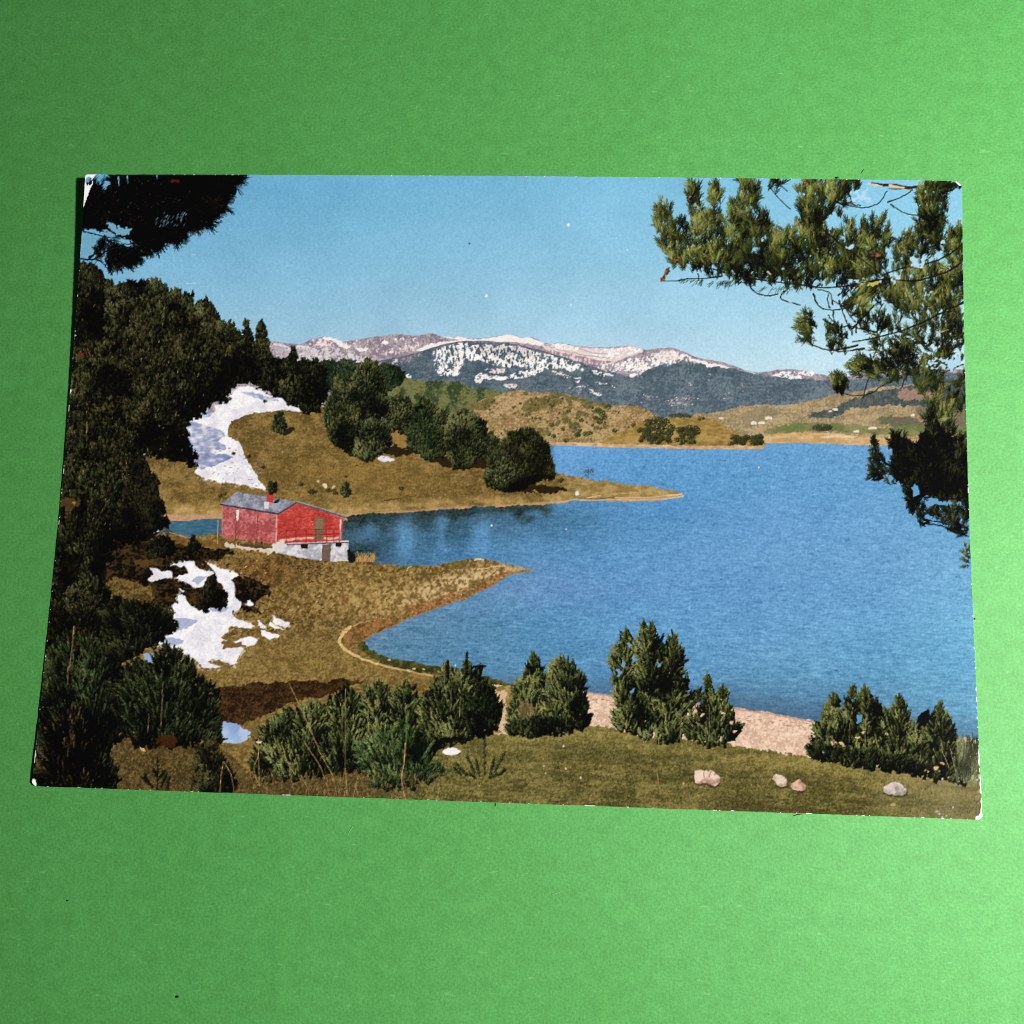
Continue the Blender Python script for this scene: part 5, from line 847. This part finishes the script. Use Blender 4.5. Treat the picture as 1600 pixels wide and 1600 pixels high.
    pines([mass], K, .06, 12, 6, base=(3, 2, 2), bias=.16, con=.2, fan=.6, up=.9, per=14)
    for cx, cy, rx, ry, n, ang in ((340, 310, 20, 26, 50, .1), (300, 345, 34, 14, 50, .5), (270, 365, 20, 12, 30, .9), (230, 382, 26, 10, 34, .9), (190, 400, 26, 14, 44, 1.1), (165, 385, 20, 12, 24, 1.2), (205, 400, 16, 12, 26, .4), (360, 282, 16, 8, 20, -.1), (150, 300, 12, 16, 20, -1.4), (195, 285, 8, 10, 12, -1.4)):
        clump(cx, cy, rx, ry, int(n * 1.3), ang, 14, 11, K, .2, .15, 18, .4)
    for a in ([(126, 404), (145, 407), (165, 395), (190, 385), (230, 378), (280, 362)], [(130, 362), (160, 370), (190, 374)], [(150, 405), (165, 415), (172, 428)]): line(a, 2.4, 1.2, (12, 9, 7), .5)
    for x, y, a, l in ((165, 405, 1.0, 22), (178, 408, .9, 22), (190, 410, .6, 24), (200, 405, .4, 22), (170, 412, 1.3, 18), (185, 400, .8, 26), (215, 395, .3, 18), (150, 398, 2.6, 10)):
        shoots(np.array([x]), np.array([y]), a, l, 6, .15, K, 26, .7)
    for p in ([(166, 352), (176, 350), (186, 358), (204, 356), (205, 364), (196, 366), (180, 362)], [(160, 361), (172, 362), (182, 368), (174, 369)], [(131, 366), (142, 365), (152, 374), (150, 384), (136, 386), (130, 378)], [(128, 388), (142, 388), (146, 398), (128, 402)]):
        fill(p, (112, 166, 192), 1.2, 1.4)
    n = 34; x = rng.uniform(244, 292, n); y = 352 - (x - 244) * .22 + rng.normal(0, 5, n); strokes(x, y, x + rng.uniform(1, 3, n), y - rng.uniform(2, 6, n), .8, np.tile(C(84, 116, 130), (n, 1)) + rng.normal(0, 22, (n, 1)))
    n = 60; x = rng.uniform(150, 330, n); y = rng.uniform(280, 350, n); strokes(x, y, x + rng.normal(0, 1.5, n), y + rng.uniform(1, 3, n), .7, np.tile(C(48, 40, 28), (n, 1)) + rng.normal(0, 10, (n, 1)))
    for a in ([(186, 277), (187, 292)], [(200, 276), (201, 288)], [(246, 275), (247, 281)]): line(a, 1.8, 1.0, (120, 170, 196))
    fill([(268, 282), (278, 281), (280, 286), (270, 287)], (92, 36, 22), 1, 1, alpha=.7)

def paint_wear():
    # dust, scratches and rubbed spots of the print itself
    for x, y, r in ((888, 352, 2.4), (760, 463, 2.6), (892, 477, 1.6), (768, 821, 2.0), (1184, 731, 1.4), (885, 827, 1.2), (980, 391, 1.2), (1275, 858, 2.2)):
        fill([(x - r, y), (x, y - r), (x + r, y), (x, y + r)], (232, 244, 250) if x != 1275 else (110, 196, 230), 0, .3)
    fill([(732, 381), (734, 380), (735, 382), (733, 383)], (60, 80, 90), 0, .2)
    line([(292, 444), (307, 443.5)], .7, .5, (196, 222, 236)); line([(275, 446), (285, 443), (286, 446)], .7, .5, (176, 208, 226)); line([(185, 430), (222, 430)], .5, .4, (150, 196, 218)); line([(300, 399), (306, 399)], .8, .6, (180, 212, 230))
    n = 500; x = rng.uniform(140, 1500, n); y = rng.uniform(285, 560, n)
    px = at(IMG[..., 2], x, y) > 195; x, y = x[px], y[px]; k = rng.random(len(x)) < .55
    base = np.stack([at(IMG[..., i], x, y) for i in range(3)], 1); dd = np.where(k, 14, -16)[:, None]
    strokes(x, y, x + rng.uniform(0, 1.2, len(x)), y + rng.normal(0, .4, len(x)), .6, base + dd)
    n = 60; x = rng.uniform(620, 1500, n); y = rng.uniform(720, 1100, n); px = at(IMG[..., 2], x, y) > 160; x, y = x[px], y[px]
    strokes(x, y, x + rng.uniform(1, 4, len(x)), y + rng.normal(0, .4, len(x)), .6, np.tile(C(58, 100, 134), (len(x), 1)))
    # grain of the film and of the press, stronger on land than on sky and water
    IMG[..., 2] += .14 * np.clip(IMG[..., 1] - IMG[..., 2], 0, 90)
    blue = np.clip((IMG[..., 2] - IMG[..., 0] - 10) / 50, 0, 1); g0 = nfield(.75, .75, 31)
    IMG[:] *= (1 + (N1 * .024 + g0 * .03 + N2 * .014) * (1 - .8 * blue) * (1 - .6 * np.clip((IMG[..., 1] - 90) / 120, 0, 1)))[..., None]
    IMG[:] += (N1 * 1.2 + g0 * 1.6)[..., None]

def paint_print():
    paint_sky(); paint_mountains(); paint_hills(); paint_lake(); paint_land(); paint_snow(); paint_beach_and_bank(); paint_hut()
    paint_wood(); paint_mid_trees(); paint_shrubs(); paint_branches(); paint_wear()
    np.clip(IMG, 0, 255, out=IMG)
    a = IMG.reshape(PH // 2, 2, PW // 2, 2, 3).mean((1, 3))          # one value per sheet unit
    b = a
    for ax in (0, 1): b = .25 * np.roll(b, 1, ax) + .5 * b + .25 * np.roll(b, -1, ax)
    a = np.clip(a + .55 * (a - b), 0, 255)                           # the crispness of a printed photograph
    return a
# ---------------------------------------------------------------- END PRINT

# ---------------------------------------------------------------- postcard
CW, CH, CT = 150.0, 103.826, 0.28                                    # width, height, thickness in millimetres
def card_xyz(x, y):
    """height of the printed face: the top edge curls up, the foot a little"""
    s = y / CH + .5; u = x / CW + .5
    z = 2.6 * np.clip((s - .35) / .65, 0, 1) ** 2 + .5 * np.clip((.35 - s) / .35, 0, 1) ** 2 + .572 * (1 - (2 * u - 1) ** 2) * s ** 2
    return z + CT
def card_to_sheet(x, y):
    """where a point of the card lies on the drawing sheet of the picture"""
    P = np.stack([x, y, card_xyz(x, y) - CT], -1) - CAL_POS
    q = P @ CAL_ROT
    return 800 + 1560 * q[..., 0] / -q[..., 2], 800 - 1560 * q[..., 1] / -q[..., 2]
CAL_POS = np.array([8.3934, -30.1016, 162.8334]); CAL_ROT = np.array([[0.99874444, -0.02242625, 0.04479520], [0.02889792, 0.98833931, -0.14950020], [-0.04092013, 0.15060698, 0.98774647]])   # how the drawing sheet lies over the card

def rounded(x, y):
    """pull the four corners in to their worn radii"""
    x, y = x.copy(), y.copy()
    for sx, sy, r in ((-1, 1, .35), (1, 1, 1.5), (1, -1, .7), (-1, -1, .9)):
        a = (sx * x - (CW / 2 - r)) / r; b = (sy * y - (CH / 2 - r)) / r
        k = (a > 0) & (b > 0)
        a2, b2 = a[k] * np.sqrt(1 - b[k] ** 2 / 2), b[k] * np.sqrt(1 - a[k] ** 2 / 2)
        x[k] = sx * (CW / 2 - r + a2 * r); y[k] = sy * (CH / 2 - r + b2 * r)
    return x, y

def build_postcard():
    root = bpy.data.objects.new('postcard', None); scene.collection.objects.link(root); root.empty_display_size = .02
    root['label'] = 'worn glossy landscape postcard of a red hut beside a blue mountain lake'; root['category'] = 'postcard'
    NU, NV = 1090, 756
    gx = np.linspace(-CW / 2, CW / 2, NU); gy = np.linspace(-CH / 2, CH / 2, NV)
    # a few finer rows so that the corners round off cleanly
    X, Y = np.meshgrid(gx, gy); X0, Y0 = X, Y
    X, Y = rounded(X, Y)
    # outline wobble of the handled edge
    r = np.random.default_rng(3)
    def wob(n, amp):
        t = np.linspace(0, 1, n); return amp * np.interp(t, np.linspace(0, 1, 90), r.normal(0, 1, 90))
    eX = np.clip(1 - (CW / 2 - np.abs(X0)) / 1.0, 0, 1); eY = np.clip(1 - (CH / 2 - np.abs(Y0)) / 1.0, 0, 1)
    X = X - np.sign(X) * eX * np.abs(wob(NV, .035))[:, None]; Y = Y - np.sign(Y) * eY * np.abs(wob(NU, .03))[None, :]
    Z = card_xyz(X, Y)
    co = np.stack([X, Y, Z], -1).reshape(-1, 3) * MM
    # ---- ink
    art = paint_print()
    px, py = card_to_sheet(X, Y)
    fx = np.clip(px - SX0 - .5, 0, art.shape[1] - 1.001); fy = np.clip(py - SY0 - .5, 0, art.shape[0] - 1.001)
    ix, iy = fx.astype(int), fy.astype(int); tx, ty = (fx - ix)[..., None], (fy - iy)[..., None]
    rgb = (art[iy, ix] * (1 - tx) + art[iy, ix + 1] * tx) * (1 - ty) + (art[iy + 1, ix] * (1 - tx) + art[iy + 1, ix + 1] * tx) * ty
    # ---- wear: bare white board at rubbed edges and corners
    def nz(cell, seed):
        q = np.random.default_rng(seed); g = q.standard_normal((int(CH / cell) + 4, int(CW / cell) + 4))
        a, b = (X + CW / 2 + .01) / cell, (Y + CH / 2 + .01) / cell; a = np.clip(a, 0, g.shape[1] - 2); b = np.clip(b, 0, g.shape[0] - 2); i, j = a.astype(int), b.astype(int); s, t = a - i, b - j
        return (g[j, i] * (1 - s) + g[j, i + 1] * s) * (1 - t) + (g[j + 1, i] * (1 - s) + g[j + 1, i + 1] * s) * t
    n1, n2, n3 = nz(.35, 1), nz(1.6, 2), nz(6, 3)
    dl, dr, dt, db = X + CW / 2, CW / 2 - X, CH / 2 - Y, Y + CH / 2
    S = np.clip(Y / CH + .5, 0, 1); U = X / CW + .5
    w = np.zeros_like(X)
    edge = lambda d, wd: np.clip(1.3 - d / np.maximum(wd, 1e-3), 0, 1)
    w = np.maximum(w, edge(dt, np.clip(.02 + .12 * (n2 + .8 * n1 - 1.9) + .02 * n3, 0, .3)) * .8)
    w = np.maximum(w, edge(db, np.clip(.03 + .13 * (n2 + .8 * n1 - 1.6) + .12 * np.clip((U - .8) / .2, 0, 1), 0, .6)) * .85)
    w = np.maximum(w, edge(dl, np.clip(.0 + .16 * (n2 + n1 - 1.5), 0, .3)))
    w = np.maximum(w, edge(dr, np.clip(.10 * (n1 - 1.8) + .30 * np.clip((.30 - S) / .26, 0, 1) * (1 + .3 * n2 + .12 * n1), 0, .5)) * .85)
    def corner(cx, cy, r, k): return np.clip((r - np.hypot(X - cx, Y - cy) + k * n1) / .12, 0, 1)
    w = np.maximum(w, corner(-CW / 2, -CH / 2 + .2, .9, .12)); w = np.maximum(w, corner(CW / 2, -CH / 2, .95, .15)); w = np.maximum(w, corner(CW / 2 - .1, CH / 2, .85, .18) * (np.hypot(X - CW / 2 + 1.5, Y - CH / 2 + 1.5) > 1.15))
    # chips at the top left: a sliver down the edge and a nick on top
    sl = (dl < np.interp(dt, [0, .5, 1.6, 3.0, 5.6, 6.2], [2.0, 1.5, 1.45, .95, .1, 0]) + .06 * n1) & ~(np.hypot((dl - .75) / .62, (dt - 1.15) / .85) < 1 + .15 * n1) & (dt < 6)
    w = np.maximum(w, sl * 1.0)
    # scuffs near the lower right corner
    sc = np.clip((n1 * .8 + n2 * .9 - 1.25) * 2, 0, 1) * np.clip((9 - np.hypot(dr, db)) / 7, 0, 1)
    w = np.maximum(w, sc * .7)
    painted_sheen = .14 * np.clip((16 - np.hypot(dr, db * 1.1)) / 14, 0, 1) * (1 + .3 * n2)  # lamp sheen on the glossy lower right corner, painted into the print colour
    rgb = rgb * (1 - painted_sheen[..., None]) + np.array([196, 186, 170]) * painted_sheen[..., None]
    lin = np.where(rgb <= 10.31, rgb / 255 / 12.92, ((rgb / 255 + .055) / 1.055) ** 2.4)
    # the colours were noted by eye under the desk lamp: its inverse falloff goes into the ink colour, darker towards the lamp
    D = LAMP - np.stack([X, Y, Z], -1); r2 = (D ** 2).sum(-1) * 1e-6; cs = D[..., 2] * MM / np.sqrt(r2)
    light = LAMP_W / math.pi ** 2 * cs * cs / r2 + .03
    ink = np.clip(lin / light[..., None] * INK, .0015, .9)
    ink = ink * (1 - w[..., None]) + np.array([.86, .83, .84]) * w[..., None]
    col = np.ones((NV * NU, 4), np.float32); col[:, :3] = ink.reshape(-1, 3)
    # ---- printed face
    me = bpy.data.meshes.new('picture_face')
    nq = (NU - 1) * (NV - 1); base = (np.arange(NV - 1)[:, None] * NU + np.arange(NU - 1)[None, :]).ravel()
    idx = np.stack([base, base + 1, base + NU + 1, base + NU], 1).astype(np.int32)
    me.vertices.add(NU * NV); me.vertices.foreach_set('co', co.astype(np.float32).ravel())
    me.loops.add(nq * 4); me.loops.foreach_set('vertex_index', idx.ravel())
    me.polygons.add(nq); me.polygons.foreach_set('loop_start', np.arange(0, nq * 4, 4, dtype=np.int32))
    me.update(calc_edges=True); me.polygons.foreach_set('use_smooth', np.ones(nq, bool))
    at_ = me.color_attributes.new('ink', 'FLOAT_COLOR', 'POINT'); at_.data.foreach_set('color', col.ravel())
    me.materials.append(print_material())
    face = bpy.data.objects.new('picture_face', me); scene.collection.objects.link(face); face.parent = root
    face['label'] = 'printed lake view with red hut, pines, snow patches and mountains'
    # ---- board under it: edge walls and back
    step = 6; P3 = np.stack([X, Y, Z], -1)
    def ring_idx(n): return list(range(0, n - 1, step)) + [n - 1]
    iu, iv = ring_idx(NU), ring_idx(NV)
    # keep full resolution close to the corners
    fullu = sorted(set(iu + list(range(0, 14)) + list(range(NU - 14, NU)))); fullv = sorted(set(iv + list(range(0, 14)) + list(range(NV - 14, NV))))
    loop = [P3[0, i] for i in fullu] + [P3[j, -1] for j in fullv[1:]] + [P3[-1, i] for i in fullu[::-1][1:]] + [P3[j, 0] for j in fullv[::-1][1:-1]]
    n = len(loop); Vb = []
    for p in loop: Vb.append((p[0] * MM, p[1] * MM, (p[2] - .004) * MM))
    for p in loop: Vb.append((p[0] * MM * .9995, p[1] * MM * .9995, (p[2] - CT * .94) * MM))
    Fb = [(k, k + n, (k + 1) % n + n, (k + 1) % n) for k in range(n)]
    gi, gj = np.linspace(0, NU - 1, 40).astype(int), np.linspace(0, NV - 1, 30).astype(int); o0 = len(Vb)
    for j in gj:
        for i in gi: Vb.append((P3[j, i, 0] * MM * .998, P3[j, i, 1] * MM * .998, (P3[j, i, 2] - CT * .93) * MM))
    for j in range(29):
        for i in range(39): Fb.append((o0 + j * 40 + i, o0 + (j + 1) * 40 + i, o0 + (j + 1) * 40 + i + 1, o0 + j * 40 + i + 1))
    board = mesh_obj('card_board', Vb, Fb, plain('white_board', (.62, .60, .58), .75, .22, 700), root, smooth=False)
    board['label'] = 'white board edge and back of the card'
    return root

INK = 1.0
build_postcard()

# ---------------------------------------------------------------- dust and lint lying about
def px_to_paper(px, py, z=0.0):
    d = CAL_ROT @ np.array([(px - 800) / 1560, (800 - py) / 1560, -1.0]); k = (z - CAL_POS[2]) / d[2]; return CAL_POS + k * d

def crumb(px, py, r, material, label, z=0.0, seed=0):
    q = np.random.default_rng(seed); c = px_to_paper(px, py, z)
    Vc, Fc, n, m_ = [], [], 8, 5
    for j in range(m_ + 1):
        for i in range(n):
            th = math.pi * j / m_; ph = 2 * math.pi * i / n; k = r * q.uniform(.7, 1.25)
            Vc.append((k * math.sin(th) * math.cos(ph) * MM, k * .8 * math.sin(th) * math.sin(ph) * MM, (k * .6 * math.cos(th) + r * .55) * MM))
    for j in range(m_):
        for i in range(n): Fc.append((j * n + i, j * n + (i + 1) % n, (j + 1) * n + (i + 1) % n, (j + 1) * n + i))
    o = mesh_obj('dust_crumb', Vc, Fc, material); o.location = c * MM
    o['label'] = label; o['category'] = 'dust'; o['group'] = 'specks of dust around the postcard'
    return o

def fibre(pts, r, material, label, z=0.0):
    P = np.array([px_to_paper(a, b, z + r) for a, b in pts]); c0 = P[0].copy(); c0[2] -= r; P = P - c0
    Vc, Fc = [], []
    for k, p in enumerate(P):
        d = P[min(k + 1, len(P) - 1)] - P[max(k - 1, 0)]; d = d / np.linalg.norm(d); s = np.cross(d, [0, 0, 1.0]); rr = r * (1 if 0 < k < len(P) - 1 else .5)
        for i in range(6):
            a = 2 * math.pi * i / 6; v = p + s * math.cos(a) * rr + np.array([0, 0, 1.0]) * math.sin(a) * rr; Vc.append(tuple(v * MM))
    for k in range(len(P) - 1):
        for i in range(6): Fc.append((k * 6 + i, k * 6 + (i + 1) % 6, (k + 1) * 6 + (i + 1) % 6, (k + 1) * 6 + i))
    o = mesh_obj('lint_fibre', Vc, Fc, material); o.location = c0 * MM
    o['label'] = label; o['category'] = 'lint'; o['group'] = 'bits of lint around the postcard'
    return o

PALED = plain('green_lint', (.03, .08, .03), .9); DARK = plain('dark_dust', (.012, .014, .010), .9); TAN = plain('tan_dust', (.22, .16, .10), .9); PALE = plain('pale_lint', (.34, .50, .30), .8)
crumb(1308, 278, .26, DARK, 'dark crumb of dust touching the top edge of the postcard', 0, 1)
crumb(277.5, 1557, .24, DARK, 'tiny black crumb on the green paper at lower left, farthest below the postcard', 0, 2)
crumb(106, 1407, .17, DARK, 'tiny dark crumb on the green paper below the lower left corner of the card', 0, 3)
crumb(1524, 967, .16, TAN, 'tiny tan crumb on the green paper against the right edge of the card', 0, 4)
fibre([(1345.5, 271), (1348, 267.5), (1350.5, 264)], .05, PALED, 'short dark fibre on the green paper just above the top edge of the card')
fibre([(774, 1254), (774.5, 1257), (774, 1260)], .06, DARK, 'short dark upright fibre at the middle of the bottom edge of the card')
fibre([(1240, 1275), (1246, 1273), (1254, 1272)], .06, DARK, 'short dark fibre lying along the bottom edge of the card, right of the middle')
fibre([(544, 1304), (547, 1297), (551, 1292)], .03, PALE, 'short pale fibre on the green paper below the left half of the card')
fibre([(862, 1398), (872, 1395), (882, 1390)], .03, PALE, 'pale slanting fibre on the green paper below the middle of the card')
